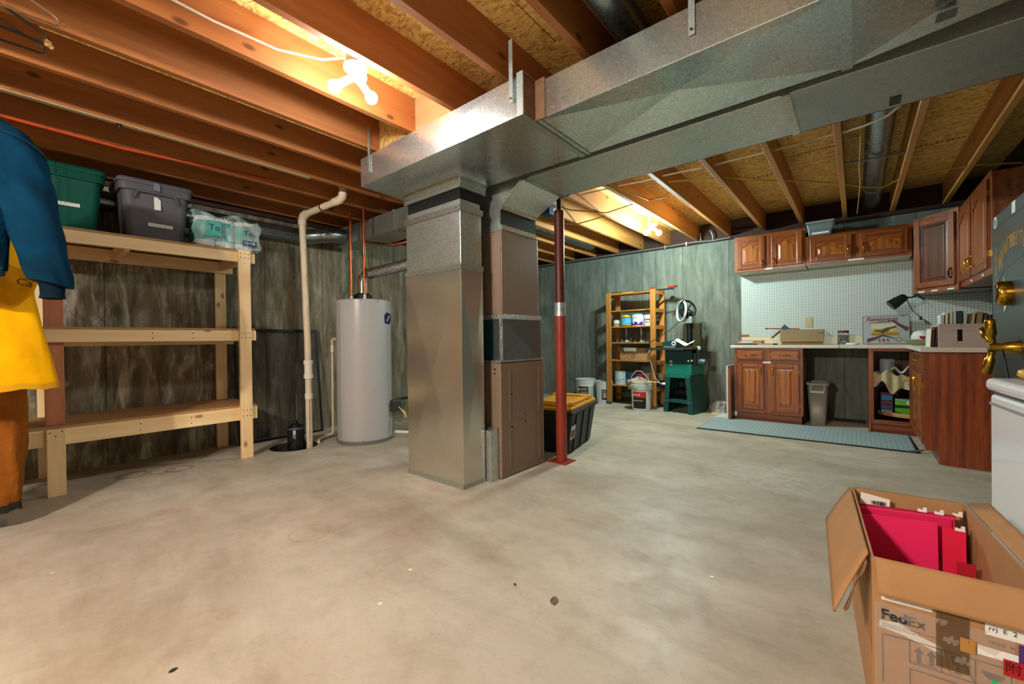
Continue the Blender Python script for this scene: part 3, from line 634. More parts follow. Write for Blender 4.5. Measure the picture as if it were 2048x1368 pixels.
mk('front_post', B().box((SX1,.150,0),(SX1+.035,.236,.447)), M_pineZ, t, .003)
mk('upper_post', B().box((SX1-.075,.148,.463),(SX1-.037,.240,1.70)), M_redZ, t, .003)
mk('back_post', B().box((SX0,1.27,0),(SX0+.035,1.36,1.78)), M_pineZ, t, .003)
mk('back_post', B().box((SX0,.13,0),(SX0+.035,.22,1.78)), M_pineZ, t, .003)
for y in (.55, 1.30): mk('cross_brace', B().box((SX0+.07,y,1.70),(SX1-.035,y+.035,1.785)), M_pineX, t, .003)
mk('cross_brace', B().box((SX0+.07,1.33,.335),(SX1-.035,1.365,.44)), M_pineX, t, .003)
mk('cross_brace', B().box((SX0+.07,1.33,1.02),(SX1-.035,1.365,1.10)), M_pineX, t, .003)
b = B()
screws(b, [(SX1+.035, y, z) for z in (1.05,1.09,.37,.42,1.745,1.78) for y in (1.288,1.318,1.346)] + [(SX1+.035,y,z) for y, z in ((.165,.425),(.22,.43),(.19,.40))], (1,0,0))
screws(b, [(SX1, y, z) for y in (.12,.70,.95) for z in (1.05,1.09)] + [(SX1, y, z) for y in (.62,.93) for z in (.365,.41)], (1,0,0))
mk('screws', b, plain('#3a2a18', .5, .5), t, kind='stuff')
# ---- totes
def tote(name, label, y0, y1, xb, xf, z0, zt, col, taper):
    t = thing(name, label, 'storage tote', ((xb+xf)/2, (y0+y1)/2, z0)); m_ = plain(col, .5, var=.08, ns=4., spec=.2); zl = zt-.055
    def ringr(k, z, n=6, r=.05):
        out = []
        for cx, cy, a in ((xf-k-r, y1-k-r, 0), (xb+k+r, y1-k-r, PI/2), (xb+k+r, y0+k+r, PI), (xf-k-r, y0+k+r, 1.5*PI)):
            for i in range(n+1):
                q = a + PI/2*i/n; out.append(Vector((cx+r*math.cos(q), cy+r*math.sin(q), z)))
        return out
    mk('tub', B().loft([ringr(taper+.006, z0), ringr(taper, z0+.01), ringr(taper*.15, zl-.005)]), m_, t)
    mk('rim', B().loft([ringr(-.008, zl-.055), ringr(-.012, zl-.01), ringr(-.010, zl)]), m_, t)
    lid = mk('lid', B().loft([ringr(-.018, zl), ringr(-.020, zl+.02), ringr(-.012, zl+.035), ringr(.05, zl+.035), ringr(.06, zl+.05)]), m_, t)
    return t, m_, lid
tg, mg, lg = tote('storage_tote', 'dark green lidded storage tote on the top of the pine shelf', -.02, .46, -4.60, -4.24, 1.814, 2.29, '#084a3d', .035)
for i in range(22): mk('rib', B().box((-4.236,.03+i*.018,2.19),(-4.226,.038+i*.018,2.235)), mg, tg)
lb = mk('label_strip', B().box((-4.262,.21,1.985),(-4.2575,.335,2.008)), M_paper, tg)
text('label_text', 'E & JM TOYS', .019, FR((-4.2568,.275,1.9965), (0,1,0), (0,0,1)), M_black, lb)
ty, my, ly = tote('storage_tote', 'grey lidded storage tote beside the green one on the pine shelf', .54, .97, -4.60, -4.20, 1.814, 2.285, '#5a5a5f', .04)
mk('handle_lip', B().tube([(-4.195,.62,2.12),(-4.192,.63,2.165),(-4.19,.65,2.175),(-4.19,.85,2.175),(-4.192,.875,2.16),(-4.195,.885,2.12)], .009, 8), my, ty)
mk('latch', B().box((-4.19,.73,2.19),(-4.172,.77,2.25)), plain('#77777b', .4), ty, .003)
mk('paper_tag', B().prism([(-.02,-.05),(.02,-.05),(.02,.03),(0,.05),(-.02,.05)], (-4.206,.755,2.10), (0,1,0), (-.08,0,1), .003), M_paper, ty)
lb = mk('label_strip', B().prism([(-.075,-.012),(.075,-.012),(.075,.012),(-.075,.012)], (-4.2215,.775,1.935), (0,1,0), (.07,0,1), .004), M_paper, ty)
text('label_text', 'JM STUFFED ANIMALS', .0145, FR((-4.2165,.775,1.935), (0,1,0), (.07,0,1)), M_black, lb)
# ---- wrapped paper towels
t = thing('paper_towel_pack', 'teal plastic wrapped pack of paper towels at the shelf end', 'paper towels', (-4.3, 1.19, 1.814))
M_wrap = plain('#cfe6e2', .15, alpha=.32, spec=.8, bump=.9, ns=22.)
M_teal = plain('#3f9c93', .5, var=.25, ns=12.); M_roll = plain('#dfe4df', .8, bump=.3, ns=40.)
for i, (x, y) in enumerate(((-4.21,1.06),(-4.21,1.20),(-4.21,1.34),(-4.36,1.06),(-4.36,1.20),(-4.36,1.34))):
    r_ = mk('roll', B().lathe([(.02,1.82),(.066,1.82),(.068,1.83),(.068,2.055),(.064,2.065),(.02,2.065)], (x,y,0), 20), M_roll, t)
    mk('printed_sleeve', B().cyl((x,y,1.87),(x,y,2.03),.0688,n=20,caps=False), M_teal, r_)
def wr(u, v):
    y = .955 + .49*u; z = 1.822 + .26*v; n_ = math.sin(u*21+v*7)*.006 + math.sin(u*9-v*17)*.006
    return Vector((-4.125 + .018*math.cos(u*PI*6) + n_ - .05*max(0, v-.8)*4*(v-.8), y + .01*math.sin(v*11), z + .02*math.sin(u*12)*v))
mk('wrap_front', B().sheet(wr, 40, 18), M_wrap, t)
def wt(u, v): return Vector((-4.135 - .31*v, .955 + .49*u, 2.085 + .022*math.sin(u*12+v*3) + .01*math.sin(v*15)))
mk('wrap_top', B().sheet(wt, 36, 12), plain('#8fc4bd', .2, alpha=.6, spec=.8, bump=.9, ns=18.), t)
def we(u, v): return Vector((-4.135 - .31*u + .008*math.sin(v*14), 1.445 + .012*math.sin(u*9+v*6), 1.82 + .265*v))
mk('wrap_end', B().sheet(we, 14, 14), M_wrap, t)
def wy(y, z, o=.0): return FR((-4.098+o, y, z), (0,1,.0), (0,0,1))
lb = mk('teal_patch', B(wy(1.10,1.96)).prism([(-.06,-.07),(.05,-.06),(.05,.065),(-.05,.06)], (0,0,0), (1,0,0), (0,1,0), .001), M_teal, t)
text('pack_text', 'To', .07, wy(1.10,1.965,.003), M_black, lb); text('pack_text', 'TOW', .045, wy(1.205,2.055,.003), M_black, t); text('pack_text', 'To', .06, wy(1.35,1.96,.003), M_black, t)
lb = mk('count_patch', B(wy(1.36,1.875)).prism([(-.055,-.022),(.05,-.022),(.055,.02),(-.05,.022)], (0,0,0), (1,0,0), (0,1,0), .002), plain('#173a5c', .4), t)
text('pack_text', '12=18', .034, wy(1.357,1.875,.003), M_white, lb)
# ================================================================ HANGING CLOTHES
M_wire = plain('#141414', .4, .4)
def wob(a, s): return math.sin(a*3.1+s)*.5 + math.sin(a*5.3+s*2.2)*.3 + math.sin(a*9.7+s*.7)*.2
def bodyloft(cx, cy, prof, n=40, fold=.02, ph=0., kz=6.):
    """prof: (z, half width along y, half depth along x, y shift)"""
    R = []
    for z, hw, hd, sh in prof:
        ring = []
        for i in range(n):
            a = 2*PI*i/n; k = 1 + fold*wob(a*2, ph + z*kz)/max(hw, .1)
            c_, s_ = math.cos(a), math.sin(a); e = .7
            ring.append(Vector((cx + hd*math.copysign(abs(c_)**e, c_)*k, cy + sh + hw*math.copysign(abs(s_)**e, s_)*k, z + .008*wob(a*2+1, ph))))
        R.append(ring)
    return R
def interp(pr, m_):
    out = []
    for i in range(len(pr)-1):
        for k in range(m_):
            f = k/m_; out.append(tuple(pr[i][j]*(1-f) + pr[i+1][j]*f for j in range(4)))
    return out + [pr[-1]]
def hook(t, x, y, z):
    mk('hanger', B().tube([(x,y,z-.03),(x,y,z+.06),(x,y+.02,z+.10),(x,y+.045,2.345),(x,y+.02,2.365),(x,y-.01,2.35)], .004, 6), M_wire, t)
# yellow rain coat
t = thing('rain_coat', 'yellow rain coat hanging under the blue jacket at the left edge', 'coat', (-3.40, -.18, .78))
M_yel = cloth('#f0b000', .12, .55, 6., .35)
pr = interp([(.785,.335,.10,0),(.80,.335,.10,0),(.95,.315,.105,0),(1.2,.285,.11,-.01),(1.45,.25,.11,-.02),(1.75,.24,.10,-.02),(1.9,.20,.08,-.02),(1.98,.07,.06,-.02)], 4)
mk('coat_body', B().loft(bodyloft(-3.40,-.17,pr,48,.012,1.3,5.)), M_yel, t)
mk('hem_band', B().loft(bodyloft(-3.40,-.17,[(.775,.339,.104,0),(.805,.338,.104,0)],48,.012,1.3,5.), caps=False), plain('#d39a05', .5), t)
def flap(u, v): return Vector((-3.285 + .02*math.sin(u*7) + .02*v, -.16 + .29*u - .05*v*u, 1.42 - .17*v*(1+.25*math.sin(u*3)) - .02*math.sin(u*11)))
mk('sleeve_fold', B().sheet(flap, 16, 10), cloth('#c98a06', .15, .6, 8., .4), t, solid=.006)
text('maker_mark', 'Ca', .05, FR((-3.255,.055,1.325), (.05,1,-.28), (.1,.28,1)), M_black, t)
hook(t, -3.40, -.19, 2.0)
# brown work trousers
t = thing('work_overalls', 'brown canvas work trousers hanging below the yellow coat', 'trousers', (-3.64, -.12, .1))
M_brn = cloth('#8a4f17', .22, .85, 7., .6)
pr = interp([(.125,.10,.10,.0),(.45,.115,.11,.005),(.75,.12,.11,.01),(1.1,.13,.12,.0)], 6)
mk('leg', B().loft(bodyloft(-3.64,-.065,pr,36,.012,.4,9.)), M_brn, t); mk('leg', B().loft(bodyloft(-3.80,-.17,pr,36,.012,2.4,9.)), M_brn, t)
mk('cuff', B().loft(bodyloft(-3.64,-.065,[(.105,.103,.104,0),(.145,.102,.103,0)],36,.01,.4,9.)), plain('#1c1612', .8), t)
mk('seat', B().loft(bodyloft(-3.70,-.13,interp([(1.05,.2,.17,0),(1.4,.2,.15,0),(1.7,.17,.1,0),(1.8,.1,.05,0)],4),36,.012,1.,7.)), M_brn, t)
hook(t, -3.70, -.15, 1.82)
# blue jacket
t = thing('work_jacket', 'dark blue work jacket hanging at the far left, sleeve toward the shelf', 'jacket', (-3.090, -.2, 1.2))
M_blu = cloth('#013049', .4, .92, 4., .5)
pr = interp([(1.36,.20,.10,0),(1.5,.215,.115,0),(1.75,.23,.12,0),(1.95,.215,.105,0),(2.05,.18,.08,-.01),(2.10,.10,.06,-.03),(2.14,.05,.05,-.03)], 4)
mk('jacket_body', B().loft(bodyloft(-3.130,-.21,pr,44,.02,.2,4.)), M_blu, t)
mk('waistband', B().loft(bodyloft(-3.130,-.21,[(1.335,.195,.098,0),(1.38,.205,.104,0)],44,.012,.2,4.)), plain('#2e4f74', .8), t)
pts = [(-3.120,-.06,2.085),(-3.095,.0,2.03),(-3.080,.035,1.93),(-3.070,.058,1.80),(-3.055,.075,1.65),(-3.045,.098,1.50),(-3.040,.122,1.37),(-3.038,.135,1.305)]
rr = [.05,.085,.098,.10,.097,.092,.086,.074]
R = []
for i in range((len(pts)-1)*4 + 1):
    k = min(i//4, len(pts)-2); f = i/4 - k; c_ = Vector(pts[k]).lerp(Vector(pts[k+1]), f); r_ = rr[k]*(1-f) + rr[k+1]*f; ring = []
    for j in range(28):
        a = 2*PI*j/28; q_ = 1 + .09*wob(a, c_.z*7) + .04*math.sin(a*4 + c_.z*30)
        ring.append(c_ + Vector((math.cos(a)*r_*q_, math.sin(a)*r_*q_, -.25*math.sin(a)*r_)))
    R.append(ring)
mk('sleeve', B().loft(R), M_blu, t)
sm = []
for j in range(29):
    a = 2*PI*j/28; sm.append((-3.082+math.cos(a)*.101, .03+math.sin(a)*.101, 1.945 - .03*math.sin(a) + .03*math.cos(a)))
mk('shoulder_seam', B().tube(sm, .003, 6), plain('#0a3142', .9), t)
mk('cuff', B().lathe([(.05,1.31),(.044,1.29),(.042,1.255),(.046,1.235),(.035,1.232)], (-3.035,.14,0), 20), cloth('#0a1c2b', .2, .95, 20., .4), t)
def lap(u, v): return Vector((-3.005 - .03*u + .02*math.sin(v*4), -.21 + .15*u + .03*v*(1-u), 1.40 + .55*v + .03*u))
mk('front_panel', B().sheet(lap, 8, 16), M_blu, t, solid=.008)
hook(t, -3.110, -.23, 2.13)
# wire hangers on a joist nail
def hanger(label, x, y, z, tilt, mat, r=.0035, w=.21):
    t = thing('clothes_hanger', label, 'hanger', (x, y, z-.12), 'empty hangers on the joist')
    d = Vector((math.sin(tilt), math.cos(tilt), 0)); c = Vector((x,y,z)); u_ = Vector((0,0,1))
    pth = [c, c+d*w*.9-u_*.085, c+d*w-u_*.10, c+d*w*1.02-u_*.115, c+d*w*.96-u_*.125, c-d*w*.96-u_*.125, c-d*w*1.02-u_*.115, c-d*w-u_*.10, c-d*w*.9-u_*.085]
    mk('frame', B().tube(pth, r, 8, closed=True), mat, t)
    mk('hook', B().tube([c, c+u_*.035, c+u_*.05+d*.02, c+u_*.075+d*.025, c+u_*.092+d*.005, c+u_*.085-d*.02], .002, 6), plain('#b5b5b5', .25, 1.), t); return t
h1 = hanger('black tube hanger with a frayed ribbon at its tip by the joist', -2.535, -.09, 2.37, -.12, M_black, .005)
mk('ribbon_tuft', B().ball((-2.56,.118,2.25), .014, 7, 5).ball((-2.565,.128,2.242), .009, 6, 4), plain('#c79a5c', .9, bump=1., ns=90.), h1)
hanger('black wire hanger hanging lowest at the upper left corner', -2.66, -.10, 2.37, .02, M_black, .004)
hanger('brown tube hanger nearest the top edge at the upper left', -2.41, -.07, 2.38, .05, plain('#6e5138', .4), .005)
# ================================================================ CABLES AND CORDS OVERHEAD
t = mk('ceiling_cable', B().tube([(-2.20,-1.2,2.47),(-2.20,.3,2.455),(-2.195,.6,2.44),(-2.15,.85,2.425),(-2.05,1.02,2.42),(-1.98,1.10,2.44)], .006, 8), plain('#d8cfc0', .5), None, 0, 'white cable drooping along a joist to the near bulbs', 'cable')
t = mk('air_hose', B().tube([(-3.85,-2.0,2.40),(-3.85,.1,2.353),(-3.853,.5,2.345),(-3.852,1.0,2.37),(-3.85,1.5,2.395)], .010, 8), plain('#c2481e', .45), None, 0, 'orange cord strung along a joist above the grey tote', 'cord')
t = thing('nail_hook', 'small black hook hanging from the pale joist edge at left', 'hook', (-3.47,.45,2.31))
mk('hook', B().tube([(-3.468,.448,2.36),(-3.468,.448,2.33),(-3.468,.465,2.318),(-3.468,.475,2.33)], .005, 6), M_black, t); mk('plate', B().box((-3.48,.435,2.352),(-3.455,.46,2.3545)), M_black, t)
M_ylw = plain('#b8912c', .5); M_wht = plain('#c9b79a', .5)
def cab(label, pts, mat=M_ylw, r=.007): return mk('house_cable', B().tube(pts, r, 6), mat, None, 0, label, 'cable', 'cables strung through the ceiling joists')
cab('long yellow cable crossing the joists above the wall cabinets', [(-1.35,3.75,2.40),(-.88,4.0,2.40),(-.6,4.25,2.37),(-.36,4.48,2.375),(-.05,4.85,2.37),(.08,4.97,2.345),(.2,5.08,2.345),(.33,5.0,2.38),(.46,4.98,2.375),(.74,4.97,2.365),(1.03,5.15,2.36)])
cab('white cable sagging under the round duct beside the dull trunk', [(-.06,3.60,2.375),(.06,3.50,2.345),(.16,3.40,2.33),(.26,3.28,2.36),(.33,3.2,2.40)], M_wht, .009)
cab('white cable running through the joists just behind the dull trunk', [(-2.1,3.60,2.42),(-1.3,3.64,2.41),(-.9,3.66,2.40),(-.5,3.7,2.41),(-.06,3.66,2.40)], M_wht, .007)
cab('yellow cable loop drooping near the far bulbs', [(-1.75,3.55,2.42),(-1.62,3.75,2.37),(-1.55,4.0,2.35),(-1.42,4.05,2.36),(-1.3,4.0,2.41)])
cab('second yellow cable loop between the red post and the far bulbs', [(-2.55,3.5,2.44),(-2.3,3.8,2.36),(-2.05,4.1,2.35),(-1.75,4.1,2.38),(-1.72,4.1,2.42)])
cab('yellow cable curving behind the top of the red post', [(-2.95,3.55,2.42),(-2.75,3.95,2.345),(-2.5,4.25,2.345),(-2.15,4.35,2.40)])
t = mk('pull_string', B().tube([(.03,3.55,2.42),(.035,3.8,2.36),(.03,4.3,2.33),(.04,4.8,2.335),(.03,5.3,2.31),(.02,5.65,2.27)], .003, 5), plain('#b9a36a', .7), None, 0, 'thin loose string dangling beside the round duct', 'string')
t = mk('brace_rod', B().tube([(-.065,4.27,2.375),(.302,4.33,2.378)], .009, 8), plain('#8a8276', .4, .5), None, 0, 'grey metal rod bridging two joists under the round duct', 'rod')
t = thing('wall_conduit', 'white conduit with a valve along the top of the back wall', 'pipe', (-1.7,6.17,2.31))
mk('pipe', B().tube([(-4.6,6.17,2.335),(-2.2,6.17,2.335),(-1.75,6.17,2.345),(-1.5,6.17,2.325),(-1.28,6.17,2.335)], .012, 8), plain('#6b6560', .5), t)
mk('riser', B().tube([(-1.66,6.17,2.34),(-1.66,6.17,2.46)], .01, 8), plain('#8b8680', .4, .4), t); mk('riser', B().tube([(-1.5,6.17,2.33),(-1.50,6.15,2.40),(-1.53,6.15,2.47)], .01, 8), plain('#8b8680', .4, .4), t)
for x in (-2.15,-1.85): mk('clip', B().box((x-.01,6.155,2.31),(x+.01,6.19,2.36)), plain('#9a958e', .4, .5), t)
# bits on the slab
def leaf(label, x, y, s, a, col):
    pl = [(0,-.5),(.28,-.2),(.3,.1),(.12,.5),(-.1,.42),(-.3,.05),(-.22,-.3)]
    b = B(RZ(a,(x,y,.002))); b.prism([(p_*s, q_*s) for p_, q_ in pl], (0,0,0), (1,0,0), (0,1,.03), .002); return mk('leaf_scrap', b, plain(col, .8, var=.3, ns=60.), None, 0, label, 'debris')
leaf('dry brown leaf scrap lying on the open slab in the foreground', -.896, 1.317, .05, 35, '#6e5a44'); leaf('tiny dark leaf scrap near the bottom left of the slab', -1.624, .308, .022, 10, '#2e3418')
leaf('small dark crumb on the slab straight before the column', -1.081, 1.307, .016, 70, '#3a2f24')
for x, y, lb in ((-1.408,.892,'small white paint chip in the left foreground of the slab'), (-1.512,1.108,'small white paint chip farther back toward the column'), (-.47,1.86,'tiny white paint chip near the carton on the slab')):
    mk('paint_chip', B(RZ(40,(x,y,.001))).prism([(-.009,-.005),(.008,-.008),(.010,.005),(-.004,.008)], (0,0,0), (1,0,0), (0,1,0), .0015), M_white, None, 0, lb, 'debris')
# ================================================================ BLACK TOTE WITH YELLOW LID (behind the post)
Mx = RZ(12, (-2.16, 3.36, 0))
t = thing('storage_tote', 'black tote with a yellow lid on the floor behind the red post', 'storage tote', (-2.16, 3.36, 0))
b = B(Mx); b.hexa([(-.17,-.32,0),(.17,-.32,0),(.17,.32,0),(-.17,.32,0)], [(-.22,-.37,.37),(.22,-.37,.37),(.22,.37,.37),(-.22,.37,.37)]); mk('tub', b, plain('#1b1d1f', .5), t, .02)
mk('rim', B(Mx).box((-.235,-.385,.345),(.235,.385,.375)), plain('#1b1d1f', .5), t, .008)
for y in (-.2,0,.2): mk('rib', B(Mx).hexa([(.172,y-.03,.02),(.182,y-.03,.02),(.182,y+.03,.02),(.172,y+.03,.02)],[(.215,y-.03,.34),(.225,y-.03,.34),(.225,y+.03,.34),(.215,y+.03,.34)]), plain('#24272a', .5), t)
ld = mk('lid', B(Mx).box((-.22,-.36,.375),(.22,.36,.41)), plain('#d9971a', .4), t, .012); mk('lid_ridge', B(Mx).box((-.18,-.32,.41),(.18,.32,.435)), plain('#d9971a', .4), ld, .01)
for y in (-.25,.25): mk('lid_ridge', B(Mx).box((-.2,y-.05,.41),(.2,y+.05,.45)), plain('#e0a21f', .4), ld, .01)
lb = mk('label_sticker', B(Mx).prism([(-.06,-.06),(.06,-.06),(.06,.06),(-.06,.06)], (.1985,-.28,.19), (0,1,0), (.135,0,1), .003), M_paper, t)
mk('printed_panel', B(Mx).prism([(-.05,-.045),(.03,-.045),(.03,.02),(-.05,.02)], (.2016,-.28,.19), (0,1,0), (.135,0,1), .001), plain('#6b4a2a', .6), lb)
# ================================================================ WOODEN RACK
A = -6.5; Mr = RZ(A, (-2.955, 5.85, 0)); RW, RD, RH = .80, .27, 1.69
M_rk = wood('rack_pine', '#a8692a', '#cf8f42', 'Z', .6, .5, kc='#5c2e0e'); M_rkX = wood('rack_pine_cross', '#a8692a', '#cf8f42', 'X', .5, .5, kc='#5c2e0e'); M_rkY = wood('rack_pine_depth', '#a8692a', '#cf8f42', 'Y', .4, .5)
t = thing('wooden_rack', 'slim open pine rack full of paint cans against the back wall', 'shelf', Mr @ Vector((.4,.15,0)))
for x, y in ((0,0),(RW-.075,0),(0,RD),(RW-.075,RD)):
    p_ = mk('post', B(Mr).box((x,y,0),(x+.075,y+.032,RH)), M_rk, t, .003); mk('stained_foot', B(Mr).box((x-.001,y-.001,.0),(x+.076,y+.033,.045)), plain('#59524a', .9), p_)
SH = (.30,.675,.94,1.18,1.42,1.675)
for z in SH:
    mk('shelf_board', B(Mr).box((.02,.032,z-.018),(RW-.02,RD,z)), M_rkX, t, .002, seg=1)
    for x in (.0, RW-.02): mk('end_rail', B(Mr).box((x,.032,z-.055),(x+.02,RD,z-.0)), M_rkY, t, .002, seg=1)
mk('floor_rail', B(Mr).box((.075,.29,.10),(RW-.075,.30,.115)), plain('#8a8f90', .4, .8), t); mk('floor_rail', B(Mr).box((.075,.27,.14),(RW-.075,.28,.15)), plain('#8a8f90', .4, .8), t)
def rp(x, y, z): return Mr @ Vector((x, y, z))
def can(label, x, y, z, r, h, body, bands=(), lid=None, handle=False, cat='paint can', group='cans on the pine rack', M=None, name='paint_can'):
    c = (M or Mr) @ Vector((x,y,z)); t = thing(name, label, cat, c, group)
    mk('can_body', B().lathe([(0,0),(r,0),(r,h-.012),(r*.985,h-.01),(r*.985,h),(0,h)], c, 24), plain(*body) if isinstance(body, tuple) else body, t)
    for z0, z1, col in bands: mk('label_band', B().cyl(c+Vector((0,0,z0)), c+Vector((0,0,z1)), r+.0015, n=24, caps=False), plain(col, .45), t)
    mk('lid', B().lathe([(r*1.02,h-.008),(r*1.02,h+.004),(r*.9,h+.004),(r*.88,h-.002),(0,h-.002)], c, 24), plain(*(lid or ('#c8c8c4', .3, .6))), t)
    if handle: mk('bail_handle', B().tube([c+Vector((-r-.004,0,h*.72)), c+Vector((-r*.8,-r*.7,h*.45)), c+Vector((0,-r-.012,h*.33)), c+Vector((r*.8,-r*.7,h*.45)), c+Vector((r+.004,0,h*.72))], .0025, 6), plain('#a5a5a5', .3, .9), t)
    return t, c
t, c = can('small white can with a tan band on the rack shelf at left', .125, .10, 1.18, .048, .105, ('#d8d5cf', .4), ((.005,.05,'#a08656'),), ('#5a564e', .4, .3))
t, c = can('squat can with a blue sky label and yellow lid on the rack', .285, .12, 1.18, .088, .145, ('#3d2f22', .5), ((.03,.125,'#3fb2d8'),(.012,.04,'#b7a46a')), ('#e2c21c', .45))
text('can_text', '~4', .03, FR(c+Vector((0,-.0905,.105)), (1,0,0), (0,0,1)), plain('#d33a1c', .5), t); mk('lid_tray', B().lathe([(.07,.145),(.06,.168),(0,.17)], c, 20), plain('#c9b01d', .5), t)
t, c = can('white paint can with a purple splash on the rack shelf', .475, .12, 1.18, .09, .175, ('#e6e7e8', .35), (), ('#35a7a0', .4))
b = B(); pp = []
for k in range(13):
    a = -PI/2 + (k-6)*.19; h_ = .05 + .02*math.sin(k*1.3) + .012*math.sin(k*2.9)
    pp += [(c + Vector((math.cos(a)*.0915, math.sin(a)*.0915, .008)), c + Vector((math.cos(a)*.0915, math.sin(a)*.0915, h_)))]
for k in range(12): b.add([pp[k][0],pp[k+1][0],pp[k+1][1],pp[k][1]], [(0,1,2,3)])
mk('purple_splash', b, plain('#4a1c8a', .4), t); text('can_text', '~7', .026, FR(c+Vector((0,-.0915,.125)), (1,0,0), (0,0,1)), plain('#7a8088', .5), t)
can('white can with a red and white label behind the right rack post', .66, .12, 1.18, .085, .165, ('#dcdbd8', .4), ((.025,.10,'#f0eeea'),(.075,.098,'#a3182a'),(.04,.05,'#a3182a')), ('#8f2430', .45), True)
can('tall pale blue can on the lowest rack shelf at left', .165, .13, .30, .085, .20, ('#b9c9cf', .4), (), ('#c8c8c4', .3, .6), True)
can('dark blue can with a pale label on the lowest rack shelf', .345, .15, .30, .072, .19, ('#1d3d63', .45), ((.02,.09,'#9db6c4'),), ('#2f4d6d', .4))
t, c = can('dark red can with a blue sticker on the lowest rack shelf', .50, .14, .30, .088, .18, ('#7d1324', .4), (), ('#8a1c2c', .4), True)
mk('sticker', B(FR(c+Vector((-.01,-.0885,.12)), (1,0,0), (0,0,1))).prism([(-.035,-.025),(.035,-.025),(.035,.025),(-.035,.025)],(0,0,0),(1,0,0),(0,1,0),.001), plain('#3c8fd0', .4), t)
text('can_text', '~6', .028, FR(c+Vector((0,-.0895,.06)), (1,0,0), (0,0,1)), M_white, t)
can('tan can half hidden behind the right post of the rack', .64, .15, .30, .065, .19, ('#9a8a66', .45), (), ('#b8b2a0', .3, .5))
can('blue and tan can at the right end of the lowest rack shelf', .76, .21, .30, .055, .19, ('#a59468', .45), ((.0,.09,'#1c3f8a'),), ('#8f8c84', .3, .5))
# clamps, hardware and a carton on the rack
t = thing('bar_clamp', 'bar clamp with red handles lying on top of the rack', 'clamp', rp(.55,.2,RH))
mk('bar', B(Mr).box((.2,.20,RH-.010),(.98,.215,RH+.012)), plain('#3a3d40', .4, .8), t); mk('jaw', B(Mr).box((.62,.19,RH-.01),(.68,.23,RH+.045)), plain('#a92a1c', .45), t, .004); mk('handle', B(Mr).cyl((.90,.207,RH+.035),(.99,.207,RH+.03),.017,n=12), plain('#b2301c', .45), t); mk('screw_end', B(Mr).cyl((.985,.207,RH+.03),(1.03,.207,RH+.028),.011,n=10), plain('#4a1d16', .5), t)
t = thing('level_bar', 'yellow and black straight bar lying on the top rack board', 'tool', rp(.2,.1,1.675))
mk('bar', B(Mr).box((.08,.06,1.676),(.42,.085,1.69)), plain('#c2a01e', .5), t); mk('grip', B(Mr).box((.08,.058,1.690),(.24,.087,1.70)), M_black, t)
t = thing('pipe_clamp', 'black clamp arm sticking out of the rack side toward the saw', 'clamp', rp(.8,.25,1.5))
mk('arm', B(Mr).tube([(.70,.25,1.455),(.80,.25,1.53),(.90,.25,1.545),(.955,.25,1.56)], .009, 8), M_black, t); mk('head', B(Mr).prism([(-.03,-.03),(.0,-.02),(.035,.03),(.0,.045),(-.03,.01)], (.945,.24,1.55), (1,0,0), (0,0,1), .03), M_black, t)
t = thing('shipping_carton', 'open brown carton with a black diamond mark on the rack', 'carton', rp(.44,.14,.675))
mk('carton_body', B(Mr).box((.215,.035,.677),(.655,.25,.79)), M_card, t, .002); mk('flap', B(Mr).hexa([(.215,.025,.79),(.655,.025,.79),(.655,.03,.79),(.215,.03,.79)], [(.20,-.012,.86),(.655,-.012,.86),(.655,-.006,.86),(.20,-.006,.86)]), M_cardD, t)
mk('white_panel', B(Mr).prism([(0,0),(.2,0),(.2,.05),(0,.05)], (.305,.012,.81), (1,0,0), (0,-.5,1), .002), M_paper, t)
b = B(FR(rp(.44,.0335,.735), Mr.to_3x3() @ Vector((1,0,0)), (0,0,1)))
for i in range(4): b.tube([(.032*math.cos(PI/2*i), .032*math.sin(PI/2*i), 0), (.032*math.cos(PI/2*(i+1)), .032*math.sin(PI/2*(i+1)), 0)], .0025, 4)
mk('diamond_mark', b, M_black, t); text('carton_text', '~6', .018, FR(rp(.28,.0335,.765), Mr.to_3x3() @ Vector((1,0,0)), (0,0,1)), M_black, t)
mk('tape', B(Mr).box((.40,.034,.757),(.655,.0349,.762)), plain('#c9a06a', .4), t)
random.seed(5)
for i in range(9):
    x, y = .10+.065*i + random.uniform(-.02,.02), .09+random.uniform(-.03,.07); c = rp(x,y,.941)
    t = thing('hardware_piece', 'small loose metal fitting on the middle rack shelf', 'hardware', c, 'loose fittings on the middle rack shelf')
    b = B(Matrix.Translation(c) @ Matrix.Rotation(random.uniform(0,3),4,'Z')); h_ = random.uniform(.012,.028)
    b.box((-.022,-.012,0),(.022,.012,h_)); mk('body', b, plain(random.choice(['#8d9092','#b9b7ae','#6c6f72']), .4, .6), t, .003)
    mk('stem', B().cyl(c+Vector((0,0,h_)), c+Vector((.012,0,h_+random.uniform(.01,.04))), .006, n=8), plain('#9a9c9c', .35, .8), t)
for x, lb in ((.23,'left thin clear tube standing on the middle rack shelf'),(.48,'right thin clear tube standing on the middle rack shelf')):
    c = rp(x,.2,.941); t = thing('caulk_tube', lb, 'tube', c); mk('barrel', B().lathe([(.0,0),(.03,0),(.03,.008),(.006,.05),(.006,.1),(.013,.11),(.013,.2),(.0,.2)], c, 14), plain('#b4b7b5', .3, .2), t); mk('cap', B().cyl(c+Vector((0,0,.2)),c+Vector((0,0,.212)),.009,n=10), M_white, t)
